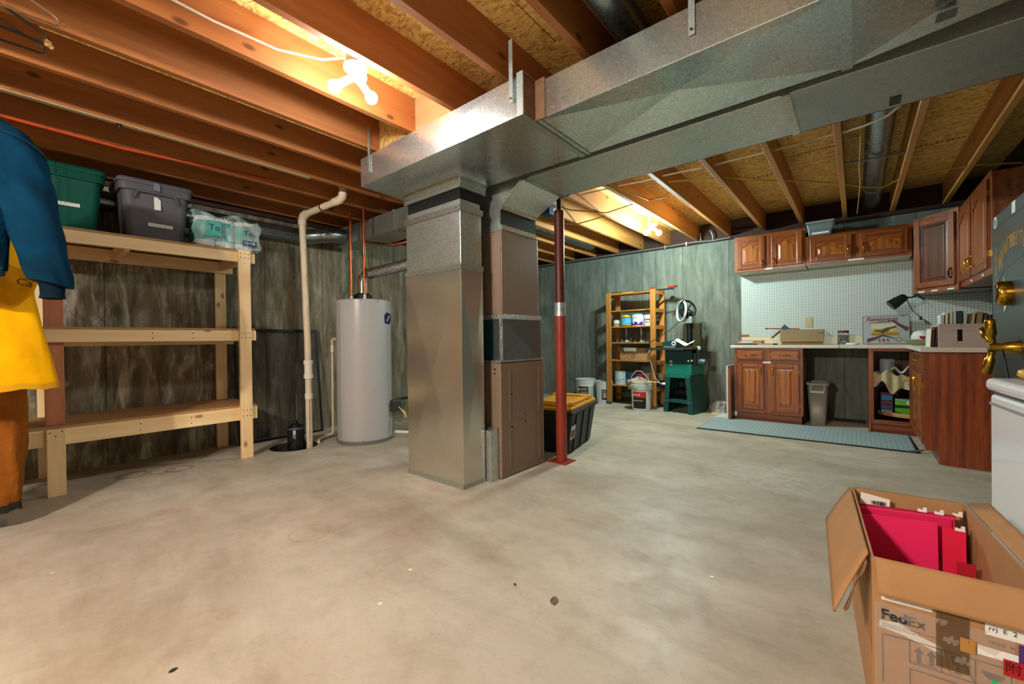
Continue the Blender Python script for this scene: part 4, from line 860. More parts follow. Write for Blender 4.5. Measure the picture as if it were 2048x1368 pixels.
# ================================================================ PAINT BUCKETS
M_bk = ('#d5d9d8', .35)
def bucket(label, x, y, r, h, bands, lidc, handle=True, yaw=0., txt=None):
    c = Vector((x,y,0)); t = thing('paint_bucket', label, 'bucket', c)
    mk('pail', B().lathe([(0,0),(r*.88,0),(r*.9,.01),(r,h-.05),(r*1.03,h-.05),(r*1.03,h-.035),(r,h-.035),(r*1.01,h-.012),(0,h-.012)], c, 28), plain(*M_bk), t)
    mk('lid', B().lathe([(r*1.05,h-.016),(r*1.05,h-.002),(r*.97,h),(r*.93,h-.008),(0,h-.008)], c, 28), plain(*lidc), t)
    a0 = math.atan2(-y, -x) + yaw
    for z0, z1, da0, da1, col in bands:
        b = B(); k = 10; vs = []
        for i in range(k+1):
            a = a0 + da0 + (da1-da0)*i/k
            for z in (z0, z1):
                rr_ = (r*.9 + (r*.1)*z/(h-.05)) + .002; vs.append(c + Vector((rr_*math.cos(a), rr_*math.sin(a), z)))
        b.add(vs, [(2*i, 2*i+2, 2*i+3, 2*i+1) for i in range(k)], True); mk('label_panel', b, plain(col, .5), t)
    if txt:
        for s_, sz, z, col, da in txt:
            a = a0+da; n_ = Vector((math.cos(a), math.sin(a), 0)); u_ = Vector((-math.sin(a), math.cos(a), 0)); rr_ = (r*.9 + r*.1*z/(h-.05)) + .004
            text('label_text', s_, sz, FR(c + n_*rr_ + Vector((0,0,z)), u_, (n_.x*-.08, n_.y*-.08, 1)), plain(col, .5), t)
    if handle:
        n_ = Vector((math.cos(a0), math.sin(a0), 0)); u_ = Vector((-math.sin(a0), math.cos(a0), 0))
        mk('bail_handle', B().tube([c+u_*(r+.006)+Vector((0,0,h*.85)), c+u_*r*.75+n_*r*.75+Vector((0,0,h*.68)), c+n_*(r+.015)+Vector((0,0,h*.60)), c-u_*r*.75+n_*r*.75+Vector((0,0,h*.68)), c-u_*(r+.006)+Vector((0,0,h*.85))], .003, 6), plain('#a5a5a5', .3, .9), t)
    return t
bucket('left white paint bucket on the floor beside the rack, maroon label', -3.39, 5.98, .158, .355, ((.05,.24,-.9,.25,'#4e1a26'),(.07,.16,-.75,.1,'#8d8a86'),(.09,.24,.35,1.0,'#a9c3c4')), ('#cfd3d2', .35), False, 0, (('~5',.05,.20,'#d8cfc8',-.3),))
bucket('right white paint bucket tucked behind the rack foot', -3.06, 5.98, .135, .34, ((.05,.21,-.35,.85,'#4e1a26'),(.08,.16,-.2,.5,'#a9a6a2')), ('#cfd3d2', .35), False, 0, (('~5',.04,.185,'#d8cfc8',.2),))
fb = bucket('white bucket with red and black label standing before the rack, rag on top', -2.31, 5.62, .14, .40, ((.035,.185,-.95,.45,'#191716'),(.185,.265,-.95,.45,'#c2301c'),(.03,.27,.55,1.0,'#d8d6d2')), ('#e2e3e1', .35), False, 0, (('~4',.045,.225,'#f0eee8',-.45),('~9',.024,.145,'#dcd8cc',-.3)))
for z in (.30,.325,.35): mk('rib', B().lathe([(.14,z),(.148,z+.004),(.148,z+.010),(.14,z+.014)], (-2.31,5.62,0), 28), plain('#e2e3e1', .35), fb)
mk('bail_handle', B().tube([(-2.455,5.62,.35),(-2.43,5.55,.46),(-2.34,5.52,.55),(-2.26,5.52,.545),(-2.18,5.55,.44),(-2.165,5.6,.355)], .004, 6), M_white, fb)
def rg(u, v):
    a = u*2*PI; r_ = .02 + .135*v; drop = max(0, v-.72)*.42*(1 if math.sin(a+2.6) > -.2 else .3)
    return Vector((-2.345 + r_*math.cos(a)*.95, 5.61 + r_*math.sin(a)*.9, .412 + .022*math.sin(a*3+v*5)*(1-v) + .012*math.sin(a*7+v*9) + .02*(1-v) - drop))
mk('drop_rag', B().sheet(rg, 36, 12), cloth('#a79d88', .2, .95, 16., .5), None, 0, 'crumpled grey-tan rag draped over the red labelled bucket', 'rag', solid=.004)
t = mk('stir_stick', B().box((-2.46,5.50,.405),(-2.02,5.53,.412)), M_pineX, None, .001, 'pale wooden stick lying across the red labelled bucket', 'stick')
# ================================================================ BAND SAW
Ms = RZ(-9, (-2.02, 5.655, 0)); M_grn = plain('#0f4a43', .4, var=.08, ns=6.); M_grnL = plain('#137468', .38, var=.06, ns=6.); M_cast = plain('#4a4b49', .45, .7, var=.15, ns=30.)
t = thing('band_saw', 'green metal band saw on a tapered stand beside the rack', 'saw', Ms @ Vector((.2,.2,0)))
W0, W1, DP, HS = .41, .33, .40, .50; o_ = (W0-W1)/2
def leg(x0, x1, y): # tapered leg on the front or back
    return B(Ms).hexa([(x0,y,0),(x0+.065*(1 if x1>x0 else -1),y,0),(x0+.065*(1 if x1>x0 else -1),y+.012,0),(x0,y+.012,0)] if x1>x0 else [(x0-.065,y,0),(x0,y,0),(x0,y+.012,0),(x0-.065,y+.012,0)],
                      [(x1,y,HS),(x1+.065,y,HS),(x1+.065,y+.012,HS),(x1,y+.012,HS)] if x1>x0 else [(x1-.065,y,HS),(x1,y,HS),(x1,y+.012,HS),(x1-.065,y+.012,HS)])
for y in (0, DP-.012): mk('leg', leg(0, o_, y), M_grn, t, .002, seg=1); mk('leg', leg(W0, W0-o_, y), M_grn, t, .002, seg=1)
for x0, x1 in ((0,o_),(W0-.01,W0-o_-.01)): mk('side_panel', B(Ms).hexa([(x0,.012,0),(x0+.01,.012,0),(x0+.01,DP-.012,0),(x0,DP-.012,0)], [(x1,.012,HS),(x1+.01,.012,HS),(x1+.01,DP-.012,HS),(x1,DP-.012,HS)]), plain('#12423c', .4, var=.08, ns=6.), t)
mk('lower_rail', B(Ms).box((.05,-.004,.14),(W0-.05,.012,.18)), M_grn, t, .002, seg=1); mk('lower_tray', B(Ms).box((.03,.012,.165),(W0-.03,DP-.012,.172)), M_grn, t)
mk('head_rail', B(Ms).box((o_-.005,-.006,HS-.03),(W0-o_+.005,.012,HS+.01)), M_grnL, t, .002, seg=1)
for x, z in ((.02,.155),(.055,.155),(W0-.055,.155),(W0-.02,.155),(o_+.01,HS),(o_+.045,HS),(W0-o_-.045,HS),(W0-o_-.01,HS)): mk('bolt', B(Ms).cyl((x,-.012,z),(x,-.002,z),.007,n=8), M_chrome, t)
mk('motor', B(Ms).cyl((.12,.2,.26),(.30,.2,.26),.07,n=20), M_iron, t); mk('motor_foot', B(Ms).box((.14,.14,.172),(.28,.26,.2)), M_iron, t)
mk('lower_housing', B(Ms).box((o_-.005,.0,HS+.01),(W0-o_+.02,DP-.02,.655)), M_grnL, t, .006); mk('upper_housing', B(Ms).box((o_-.005,.0,.655),(W0-o_+.02,DP-.02,.835)), plain('#0b3433', .42, var=.08, ns=6.), t, .006)
mk('switch_plate', B(Ms).box((.10,-.008,.625),(.135,.0,.70)), plain('#b8b8b2', .35, .5), t, .002); mk('switch', B(Ms).box((.11,-.018,.65),(.125,-.008,.675)), M_black, t)
mk('side_plate', B(Ms).box((W0-o_+.02,.06,.64),(W0-o_+.05,.30,.80)), plain('#3f4744', .45, .4), t, .004)
mk('dust_elbow', B(Ms).tube([(.44,.10,.69),(.49,.10,.69),(.53,.10,.685)], .035, 16), plain('#5a7684', .4, .4), t); mk('dust_port', B(Ms).tube([(.43,.12,.84),(.43,.12,.76),(.43,.12,.70)], .04, 14, rs=[.05,.035,.045]), plain('#35393a', .45, .4), t)
mk('port_cap', B(Ms).lathe([(.035,.84),(.035,.87),(.02,.885),(0,.887)], (.43,.12,0), 14), plain('#b9c4c6', .35), t); mk('knob', B(Ms).ball((.40,.0,.70),.016,10,8).ball((.36,-.01,.695),.014,10,8), plain('#b3ab9a', .3, .7), t)
mk('table', B(Ms).box((-.02,-.08,.845),(.44,.36,.868)), M_cast, t, .004); mk('fence_rail', B(Ms).box((-.20,-.10,.838),(.34,-.078,.862)), plain('#5c5f5e', .35, .8), t, .003); mk('table_wing', B(Ms).box((-.17,-.08,.850),(-.02,.03,.865)), plain('#3b3c3a', .5, .6), t, .003)
mk('column', B(Ms).cyl((.25,.26,.868),(.25,.26,1.20),.036,n=18), plain('#0a1715', .35), t); mk('column_plate', B(Ms).box((.30,.24,.868),(.40,.30,1.19)), plain('#3d3524', .5, .3), t, .003); mk('arm_bracket', B(Ms).box((.17,.17,1.19),(.32,.30,1.28)), plain('#aab0ae', .35, .5), t, .008)
mk('neck', B(Ms).cyl((.25,.25,1.26),(.25,.25,1.34),.045,n=16), M_black, t)
wc = Ms @ Vector((.225,.215,1.375)); wn = (Ms.to_3x3() @ Vector((.80,-.50,.25))).normalized(); wu = wn.orthogonal().normalized(); wv = wn.cross(wu)
gc = Ms @ Vector((.165,.21,1.36)); gn = (Ms.to_3x3() @ Vector((-.62,-.75,.1))).normalized(); gu = gn.orthogonal().normalized(); gv = gn.cross(gu)
mk('wheel_guard', B().tube([gc + (gu*math.cos(2*PI*i/32) + gv*math.sin(2*PI*i/32))*.135 for i in range(32)], .016, 8, True), plain('#cdd2cf', .35), t); mk('guard_plate', B().cyl(gc-gn*.012, gc-gn*.006, .13, n=32), M_grn, t)
wh = mk('upper_wheel', B().tube([wc+wn*.03+(wu*math.cos(2*PI*i/36)+wv*math.sin(2*PI*i/36))*.118 for i in range(36)], .014, 8, True), M_black, t)
for i in range(5): mk('spoke', B().cyl(wc+wn*.03, wc+wn*.03+(wu*math.cos(2*PI*i/5)+wv*math.sin(2*PI*i/5))*.11, .011, .008, n=8), plain('#1f2423', .4, .4), wh)
mk('hub', B().cyl(wc-wn*.03, wc+wn*.05, .022, n=12), plain('#6d7270', .35, .7), wh)
mk('lamp_wire', B(Ms).tube([(.16,.2,1.24),(.05,.1,1.10),(-.08,.02,1.0),(-.2,.0,.93),(-.23,.05,.80),(-.2,.03,.66),(-.13,-.01,.58)], .005, 6), M_black, t)
mk('outlet_cord', B(Ms).tube([(-.2,.0,.84),(-.19,-.02,.74),(-.15,-.03,.62),(-.10,-.03,.45),(-.03,-.02,.38),(.03,-.012,.38)], .006, 6), plain('#b9b4aa', .45), t); mk('plug', B(Ms).cyl((.0,-.03,.38),(.04,-.012,.38),.016,n=10), M_white, t)
# things lying on the saw table
t = thing('guard_box', 'dark green saw cover lying on the saw table', 'saw cover', Ms @ Vector((.1,.1,.868)))
mk('cover', B(Ms).hexa([(-.02,.03,.868),(.24,.01,.868),(.24,.13,.868),(-.02,.14,.868)], [(-.02,.03,.945),(.24,.01,.985),(.24,.12,.985),(-.02,.13,.945)]), M_grn, t, .006); mk('label_disc', B(Ms).cyl((.15,.012,.925),(.15,.016,.925),.03,n=20), M_white, t); mk('center_dot', B(Ms).cyl((.15,.008,.925),(.15,.012,.925),.014,n=14), M_black, t)
t = mk('folded_paper', B(Ms).sheet(lambda u,v: Vector((.20+.24*u, -.06+.07*v, .893+.11*abs(u-.62)+.03*v+.004*math.sin(u*9))), 12, 4), M_paper, None, 0, 'crumpled white paper sheet on the saw table', 'paper', solid=.002)
t = thing('metal_plates', 'stack of dull brass plates on the saw table right side', 'metal plates', Ms @ Vector((.34,.0,.868)))
for i, (x0,x1) in enumerate(((.22,.42),(.23,.43),(.215,.415))): mk('plate', B(Ms).box((x0,.03,.868+i*.009),(x1,.16,.875+i*.009)), plain('#8a7a48', .35, .7), t)
t = mk('steel_rule', B(Ms).box((.05,-.07,.868),(.2,-.03,.888)), plain('#a8b3b8', .3, .7), None, .003, 'silver metal block lying on the front of the saw table', 'tool')
# floor rag and leaning side panel
def rag(u, v):
    a = u*2*PI; r_ = .16*math.sin(v*PI*.5)**.8*(1+.18*math.sin(a*3)+.1*math.sin(a*7+1)); h_ = .12*math.cos(v*PI*.5)**.7
    return Vector((-1.40 + r_*math.cos(a)*.75, 6.02 + r_*math.sin(a)*.6, .004 + h_*(1+.25*math.sin(a*5+v*9)) + .02*math.sin(a*11+v*14)*(1-v)*2*v))
mk('floor_rag', B().sheet(rag, 44, 18), plain('#a9a8a4', .9, var=.7, ns=16., bump=.6), None, 0, 'crumpled black and white cloth on the floor beside the saw', 'cloth')
t = thing('side_panel', 'pale laminate side panel standing against the left base cabinet', 'panel', (-1.19, 5.6, 0))
mk('panel_board', B().box((-1.205,5.50,0),(-1.185,5.86,.655)), plain('#d8d3c8', .4), t, .003); mk('raw_edge', B().box((-1.185,5.505,.0),(-1.155,5.53,.63)), M_oakZ, t, .002)
mk('floor_board', B().box((-1.36,5.60,.0),(-1.215,5.92,.012)), plain('#d8d3c8', .4), None, .002, 'white scrap board lying on the floor by the left base cabinet', 'board'); mk('floor_board', B().box((-1.46,5.80,.0),(-1.37,6.0,.01)), M_pineY, None, .002, 'small bare wood scrap on the floor by the cloth', 'board')
# ================================================================ OAK CABINETS
def brass_pull(parent, M, u, v, vert=True, L=.085):
    b = B(M); pts = [(-L/2,0,0),(-L/2+.004,0,.014),(-L*.25,0,.021),(0,0,.024),(L*.25,0,.021),(L/2-.004,0,.014),(L/2,0,0)]
    P = [(u, v+p[0], p[2]) if vert else (u+p[0], v, p[2]) for p in pts]
    b.tube(P, .005, 8, rs=[.006,.005,.006,.009,.006,.005,.006])
    for s in (-1, 1):
        c = (u, v+s*L/2, .002) if vert else (u+s*L/2, v, .002); b.ball(c, .009, 8, 6)
    return mk('handle', b, M_brass, parent, label='brass pull handle')
def archpts(x0, x1, y, h, n=14):
    out = []
    for i in range(n+1):
        f = i/n; s = abs(2*f-1); k = 0 if s > .86 else .5*(1+math.cos(PI*s/.86)); out.append((x0+(x1-x0)*f, y+h*k))
    return out
def door(parent, M, u, v, w_, h, arch=0., side='R', hv=None, frame=None, panel=None, rail=.055, name='door', pull=True, hinge=True):
    fm = frame or M_oakZ; pm = panel or M_oakP
    d = mk(name, B(M).box((u,v,.001),(u+w_,v+h,.012)), fm, parent, .002, seg=1)
    for x0 in (u, u+w_-rail): mk('stile', B(M).box((x0,v,.012),(x0+rail,v+h,.021)), fm, d, .004)
    mk('rail', B(M).box((u+rail,v,.012),(u+w_-rail,v+rail,.020)), M_oakX, d, .004)
    tz = v+h-rail-arch
    if arch:
        pl = [(u+rail,v+h),(u+rail,tz)] + archpts(u+rail,u+w_-rail,tz,arch*.8)[1:-1] + [(u+w_-rail,tz),(u+w_-rail,v+h)]
        mk('rail', B(M).prism(pl, (0,0,.012), (1,0,0), (0,1,0), .008), M_oakX, d)
    else: mk('rail', B(M).box((u+rail,v+h-rail,.012),(u+w_-rail,v+h,.020)), M_oakX, d, .004)
    g = .022; x0, x1, y0 = u+rail+g, u+w_-rail-g, v+rail+g; top = tz-g
    def ringp(k, z): 
        pl = [(x0+k,y0+k,z),(x1-k,y0+k,z)]
        if arch: pl += [(a, b_, z) for a, b_ in archpts(x0+k,x1-k,top-k,arch*.8)[::-1]]
        else: pl += [(x1-k,top-k,z),(x0+k,top-k,z)]
        return [Vector(p_) for p_ in pl]
    mk('raised_panel', B(M).loft([ringp(-g+.004,.0125), ringp(0,.014), ringp(.014,.020), ringp(.018,.0203)], sm=False), pm, d)
    if pull:
        hu = u+w_-rail*.5 if side == 'R' else u+rail*.5; brass_pull(d, Matrix(M) @ Matrix.Translation((0,0,.021)), hu, hv if hv is not None else v+h*.3)
    if hinge:
        xh = u-.006 if side == 'R' else u+w_-.004
        for vv in (v+h*.16, v+h*.84): mk('hinge', B(M).box((xh,vv-.022,.0),(xh+.010,vv+.022,.016)), plain('#a8802c', .3, .9), d)
    return d
# ---- upper cabinet with two arched doors
def carcass(t, x0, x1, y0, y1, z0, z1, fr=.035):
    mk('carcass', B().box((x0,y0+.018,z0),(x1,y1,z1)), M_oakZ, t, .002, seg=1)
    mk('underside', B().box((x0+.004,y0+.02,z0-.006),(x1-.004,y1-.002,z0)), plain('#cfc8b6', .5), t)
    mk('face_stile', B().box((x0,y0,z0),(x0+fr,y0+.018,z1)), M_oakZ, t); mk('face_stile', B().box((x1-fr,y0,z0),(x1,y0+.018,z1)), M_oakZ, t)
    mk('face_rail', B().box((x0+fr,y0,z0),(x1-fr,y0+.018,z0+fr)), M_oakX, t); mk('face_rail', B().box((x0+fr,y0,z1-fr),(x1-fr,y0+.018,z1)), M_oakX, t)
    xm = (x0+x1)/2; mk('face_stile', B().box((xm-.045,y0,z0+fr),(xm+.045,y0+.018,z1-fr)), M_oakZ, t)
YU = 5.93
t = thing('wall_cabinet', 'oak wall cabinet with two small arched doors at the left end', 'cabinet', (-.815, 6.08, 1.815))
carcass(t, -1.19, -.445, YU, 6.235, 1.82, 2.265); Mu = FR((0,YU,0), (1,0,0), (0,0,1))
door(t, Mu, -1.157, 1.85, .305, .385, .055, 'R', 1.90); door(t, Mu, -.783, 1.85, .31, .385, .055, 'L', 1.90)
mk('label_tape', B().box((-.85,YU-.002,1.822),(-.775,YU,1.838)), M_paper, t)
t = thing('wall_cabinet', 'wide low oak wall cabinet with two arched doors above the pegboard', 'cabinet', (.01, 6.08, 1.82))
carcass(t, -.44, .455, YU, 6.235, 1.825, 2.152)
door(t, Mu, -.40, 1.855, .37, .265, .05, 'R', 1.955); door(t, Mu, .045, 1.855, .375, .265, .05, 'L', 1.955)
mk('label_tape', B().box((-.06,YU-.002,1.827),(.075,YU,1.844)), M_paper, t)
# ---- diagonal corner wall cabinet
t = thing('corner_cabinet', 'dark oak corner wall cabinet with one tall flat-topped door', 'cabinet', (.8, 5.95, 1.415))
Z0, Z1 = 1.415, 2.175; pa, pb = Vector((.475,5.93,0)), Vector((.75,5.60,0))
ply = [(.475,5.935),(.75,5.605),(1.05,5.605),(1.05,6.235),(.475,6.235)]
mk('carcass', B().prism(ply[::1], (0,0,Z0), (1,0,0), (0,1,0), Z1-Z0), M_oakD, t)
u_ = (pb-pa).normalized(); Md = FR((pa.x,pa.y,0), u_, (0,0,1)); wd = (pb-pa).length
mk('face_stile', B(Md).box((0,Z0,0),(.03,Z1,.016)), M_oakZ, t); mk('face_stile', B(Md).box((wd-.03,Z0,0),(wd,Z1,.016)), M_oakZ, t)
mk('face_rail', B(Md).box((.03,Z0,0),(wd-.03,Z0+.045,.016)), M_oakX, t); mk('face_rail', B(Md).box((.03,Z1-.04,0),(wd-.03,Z1,.016)), M_oakX, t)
Md2 = FR(Vector((pa.x,pa.y,0)) + Vector((u_.y,-u_.x,0))*.016, u_, (0,0,1))
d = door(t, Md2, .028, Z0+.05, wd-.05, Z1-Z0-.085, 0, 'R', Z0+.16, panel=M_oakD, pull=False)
h_ = brass_pull(d, Md2 @ Matrix.Translation((0,0,.021)), wd-.05, Z0+.16); h_.data.materials[0] = M_iron; h_['label'] = 'black iron pull handle'
for uu in (.05,.18,.33): mk('label_tape', B(Md2).box((uu,Z0+.008,0),(uu+.06,Z0+.022,.002)), M_paper, t)
# ---- wall cabinet on the right wall
t = thing('wall_cabinet', 'tall oak wall cabinet with two narrow doors on the right wall', 'cabinet', (.9, 5.02, 1.43))
XU = .75; Z0, Z1 = 1.43, 2.15
mk('carcass', B().box((XU+.018,4.44,Z0),(1.055,5.60,Z1)), M_oakY, t, .002, seg=1); mk('underside', B().box((XU+.02,4.445,Z0-.005),(1.05,5.595,Z0)), plain('#7a5a3c', .5), t)
mk('face_frame', B().box((XU,4.44,Z0),(XU+.018,5.60,Z1)), M_oakZ, t)
Mv = FR((XU,5.60,0), (0,-1,0), (0,0,1))
door(t, Mv, .04, Z0+.05, .50, Z1-Z0-.085, .06, 'R', Z0+.16); door(t, Mv, .60, Z0+.05, .50, Z1-Z0-.085, .06, 'L', Z0+.16)
mk('crown_strip', B().box((XU-.006,4.43,Z1-.02),(XU,5.6,Z1+.01)), M_oakY, t)
for uu in (.45,.85): mk('label_tape', B(Mv).box((uu,Z0+.01,.0),(uu+.05,Z0+.026,.002)), M_paper, t)
# ---- base cabinet with drawers
YC = 5.63
t = thing('base_cabinet', 'oak base cabinet with two drawers over two doors under the counter', 'cabinet', (-.8, 5.93, 0))
x0, x1 = -1.14, -.455
mk('carcass', B().box((x0,YC+.018,.10),(x1,6.235,.864)), M_oakZ, t, .002, seg=1); mk('toe_kick', B().box((x0+.01,5.695,0),(x1-.0,5.71,.10)), M_oakX, t); mk('side_leg', B().box((x1-.016,5.695,0),(x1,6.23,.10)), M_oakZ, t)
mk('face_stile', B().box((x0,YC,.10),(x0+.04,YC+.018,.864)), M_oakZ, t); mk('face_stile', B().box((x1-.04,YC,.10),(x1,YC+.018,.864)), M_oakZ, t); mk('face_stile', B().box((-.84,YC,.10),(-.75,YC+.018,.864)), M_oakZ, t)
for z0, z1 in ((.10,.14),(.69,.73),(.838,.864)):
    mk('face_rail', B().box((x0+.04,YC,z0),(-.84,YC+.017,z1)), M_oakX, t); mk('face_rail', B().box((-.75,YC,z0),(x1-.04,YC+.017,z1)), M_oakX, t)
Mc = FR((0,YC,0), (1,0,0), (0,0,1))
for xa, w_ in ((-1.105,.275),(-.765,.28)):
    d = mk('drawer', B(Mc).box((xa,.725,0),(xa+w_,.84,.016)), M_oakX, t, .004); mk('drawer_field', B(Mc).box((xa+.015,.738,.016),(xa+w_-.015,.827,.021)), oak('oak_drawer%d' % (xa < -1), '#743212', '#a85a26', 'X'), d, .003)
    brass_pull(d, Mc @ Matrix.Translation((0,0,.021)), xa+w_/2, .783, False, .10)
door(t, Mc, -1.105, .145, .275, .54, 0, 'R', .60); door(t, Mc, -.765, .135, .28, .55, 0, 'L', .60)
mk('label_tape', B().box((-.84,YC-.003,.69),(-.76,YC,.708)), M_paper, t)
# ---- corner base cabinet with turntable shelves
t = thing('corner_base_cabinet', 'open oak corner base cabinet with turntable shelves', 'cabinet', (.6, 5.9, 0))
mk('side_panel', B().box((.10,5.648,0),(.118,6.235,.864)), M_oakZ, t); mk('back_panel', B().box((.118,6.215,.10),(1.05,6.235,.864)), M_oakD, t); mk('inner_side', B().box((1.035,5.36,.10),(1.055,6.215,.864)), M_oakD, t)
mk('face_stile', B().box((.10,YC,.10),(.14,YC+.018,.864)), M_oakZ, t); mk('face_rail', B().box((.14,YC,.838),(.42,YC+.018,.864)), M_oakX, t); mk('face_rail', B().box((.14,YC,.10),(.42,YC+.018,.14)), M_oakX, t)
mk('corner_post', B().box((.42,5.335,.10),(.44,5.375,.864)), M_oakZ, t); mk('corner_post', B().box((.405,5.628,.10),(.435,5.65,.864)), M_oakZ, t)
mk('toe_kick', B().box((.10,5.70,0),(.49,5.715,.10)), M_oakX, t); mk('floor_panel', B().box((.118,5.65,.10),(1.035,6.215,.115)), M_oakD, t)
for z in (.185,.555): mk('turntable', B().lathe([(0,z-.012),(.30,z-.012),(.305,z),(.305,z+.03),(.295,z+.03),(.293,z+.002),(0,z+.002)], (.47,5.93,0), 40), plain('#b98a54', .5), t)
mk('spindle', B().cyl((.47,5.93,.115),(.47,5.93,.86),.014,n=10), M_galv, t)
# ---- right run base cabinet
t = thing('base_cabinet', 'oak base cabinet on the right with a broad grained end panel', 'cabinet', (.75, 4.95, 0))
b = B(); b.prism([(.49,0),(1.05,0),(1.05,.864),(.42,.864),(.42,.10),(.49,.10)], (0,4.568,0), (1,0,0), (0,0,1), .018); mk('end_panel', b, oak('oak_end_panel', '#66270e', '#a54e1e', 'Z'), t)
mk('carcass', B().box((.438,4.568,.10),(1.05,5.33,.864)), M_oakZ, t); mk('toe_kick', B().box((.49,4.568,0),(.505,5.33,.10)), M_oakY, t); mk('corner_bead', B().box((.414,4.546,.10),(.432,4.558,.864)), M_oakZ, t)
mk('face_frame', B().box((.42,4.568,.10),(.438,5.335,.864)), M_oakZ, t)
Mw = FR((.42,5.33,0), (0,-1,0), (0,0,1))
d = mk('drawer', B(Mw).box((.04,.725,0),(.72,.84,.018)), M_oakY, t, .004); brass_pull(d, Mw @ Matrix.Translation((0,0,.018)), .38, .783, False, .10)
door(t, Mw, .04, .135, .335, .55, 0, 'R', .60); door(t, Mw, .385, .135, .335, .55, 0, 'L', .60)
# ---- countertops and splash
mk('countertop', B().box((-1.18,5.60,.866),(-.131,6.233,.902)), M_lam, None, .006, 'pale laminate countertop over the drawers and knee space', 'countertop')
b = B(); b.prism([(-.129,5.60),(.385,5.60),(.385,4.50),(1.052,4.50),(1.052,6.233),(-.129,6.233)], (0,0,.866), (1,0,0), (0,1,0), .036)
mk('countertop', b, M_lam, None, .004, 'L-shaped pale laminate countertop in the right corner', 'countertop')
t = thing('back_splash', 'cream splash strip along the wall behind the counter', 'backsplash', (-.1, 6.22, .903))
mk('strip', B().box((-1.17,6.212,.903),(1.05,6.232,1.003)), plain('#cfc6ac', .45), t, .003); mk('brick_tab', B().box((-1.17,6.205,1.004),(-1.09,6.232,1.03)), plain('#a5562e', .6), t)
pg = mk('pegboard', B().box((-1.172,6.236,1.004),(1.05,6.248,1.86)), pegboard_mat(), None, 0, 'white perforated pegboard panel on the wall above the counter', 'pegboard')
t = thing('wall_outlet', 'cream electrical outlet on the pegboard above the carton', 'outlet', (-.44,6.23,1.11))
mk('plate', B().box((-.478,6.229,1.108),(-.402,6.236,1.228)), plain('#b3a878', .4), t, .003)
for z in (1.143,1.193):
    s = mk('socket', B().box((-.456,6.226,z-.016),(-.424,6.229,z+.016)), plain('#c4b98a', .4), t, .002)
    for dx in (-.008,.006): mk('slot', B().box((-.44+dx,6.2255,z-.006),(-.437+dx,6.2262,z+.006)), M_black, s)
# ---- on the counter
ZC = .903
Mb = RZ(2, (-.68,5.72,0)); t = thing('carton', 'upside-down brown carton with splayed flaps on the counter', 'carton', (-.47,5.8,ZC))
mk('carton_body', B(Mb).box((.0,.04,ZC+.035),(.41,.30,ZC+.172)), plain('#97805f', .82, var=.07, ns=9.), t, .002); mk('skirt', B(Mb).box((.012,.05,ZC),(.398,.29,ZC+.035)), M_cardD, t)
for s, x in ((-1,0),(1,.41)): mk('flap', B(Mb).hexa([(x-.002,.04,ZC+.168),(x+.002,.04,ZC+.168),(x+.002,.30,ZC+.168),(x-.002,.30,ZC+.168)][::1], [(x-.002,.04,ZC+.172),(x+.002,.04,ZC+.172),(x+.002,.30,ZC+.172),(x-.002,.30,ZC+.172)]).prism([(0,0),(.26,0),(.26,.15),(0,.15)], (x,.04,ZC+.170), (0,1,0), (s*.62,0,-.62), .004), M_cardD, t)
mk('corner_tape', B(Mb).box((.36,.038,ZC+.13),(.41,.0395,ZC+.135)), plain('#6b4a2c', .6), t)
t = thing('bar_clamp', 'red bar clamp with a blue jaw lying on the counter carton', 'clamp', (-.72,5.85,1.08))
mk('bar', B().tube([(-.83,5.86,1.098),(-.5,5.87,1.085)], .007, 8), plain('#9c4038', .45), t); mk('jaw', B().prism([(-.03,0),(.03,0),(.035,.03),(.005,.05),(.0,.065),(-.015,.05),(-.03,.03)], (-.645,5.845,1.078), (1,0,0), (0,0,1), -.03), plain('#1c3f55', .45), t); mk('end_stop', B().ball((-.835,5.86,1.098),.011,8,6), M_black, t)
for i, (x0,x1,y0,y1,z0,z1,mt,lb) in enumerate(((-1.14,-.90,5.64,5.80,0,.012,plain('#4a3b30',.6),'dark wood offcut at the bottom of the scrap pile on the counter'),(-1.10,-.86,5.68,5.86,.013,.028,plain('#8f8a82',.5),'grey flat offcut in the scrap pile on the counter'),(-1.15,-.88,5.86,6.02,0,.05,wood('offcut_a','#9c5a2c','#c07c44','X'),'orange wood block at the back of the scrap pile on the counter'),(-1.08,-.95,5.69,5.75,.0285,.042,M_white,'white offcut on top of the scrap pile'),(-.90,-.72,5.66,5.72,0,.018,wood('offcut_b','#a87040','#c9945c','X'),'thin tan wood strip lying beside the carton'))):
    mk('wood_offcut', B(RZ((-3,4,0,2,-5)[i], ((x0+x1)/2,(y0+y1)/2,ZC))).box(((x0-x1)/2,(y0-y1)/2,z0),((x1-x0)/2,(y1-y0)/2,z1)), mt, None, .002, lb, 'wood scrap', 'wood scraps on the counter')
mk('screw_bit', B().cyl((-.735,5.63,ZC+.009),(-.69,5.625,ZC+.009),.008,n=8), M_iron, None, 0, 'short dark metal bit lying before the carton on the counter', 'hardware')
c = Vector((-.105,5.9,ZC)); t = thing('parts_jar', 'clear jar of metal parts with a red top beside the carton', 'jar', c)
mk('glass', B().lathe([(0,0),(.05,0),(.052,.01),(.052,.12),(.045,.135),(.045,.15)], c, 24), M_glass, t); mk('red_lid', B().lathe([(.047,.128),(.05,.13),(.05,.155),(.0,.156)], c, 24), plain('#7a1820', .4), t)
random.seed(3); b = B()
for i in range(60):
    p_ = c + Vector((random.uniform(-.03,.03), random.uniform(-.03,.03), random.uniform(.012,.105))); q_ = Vector((random.uniform(-1,1),random.uniform(-1,1),random.uniform(-1,1))).normalized()*.012; b.cyl(p_-q_, p_+q_, .004, n=6)
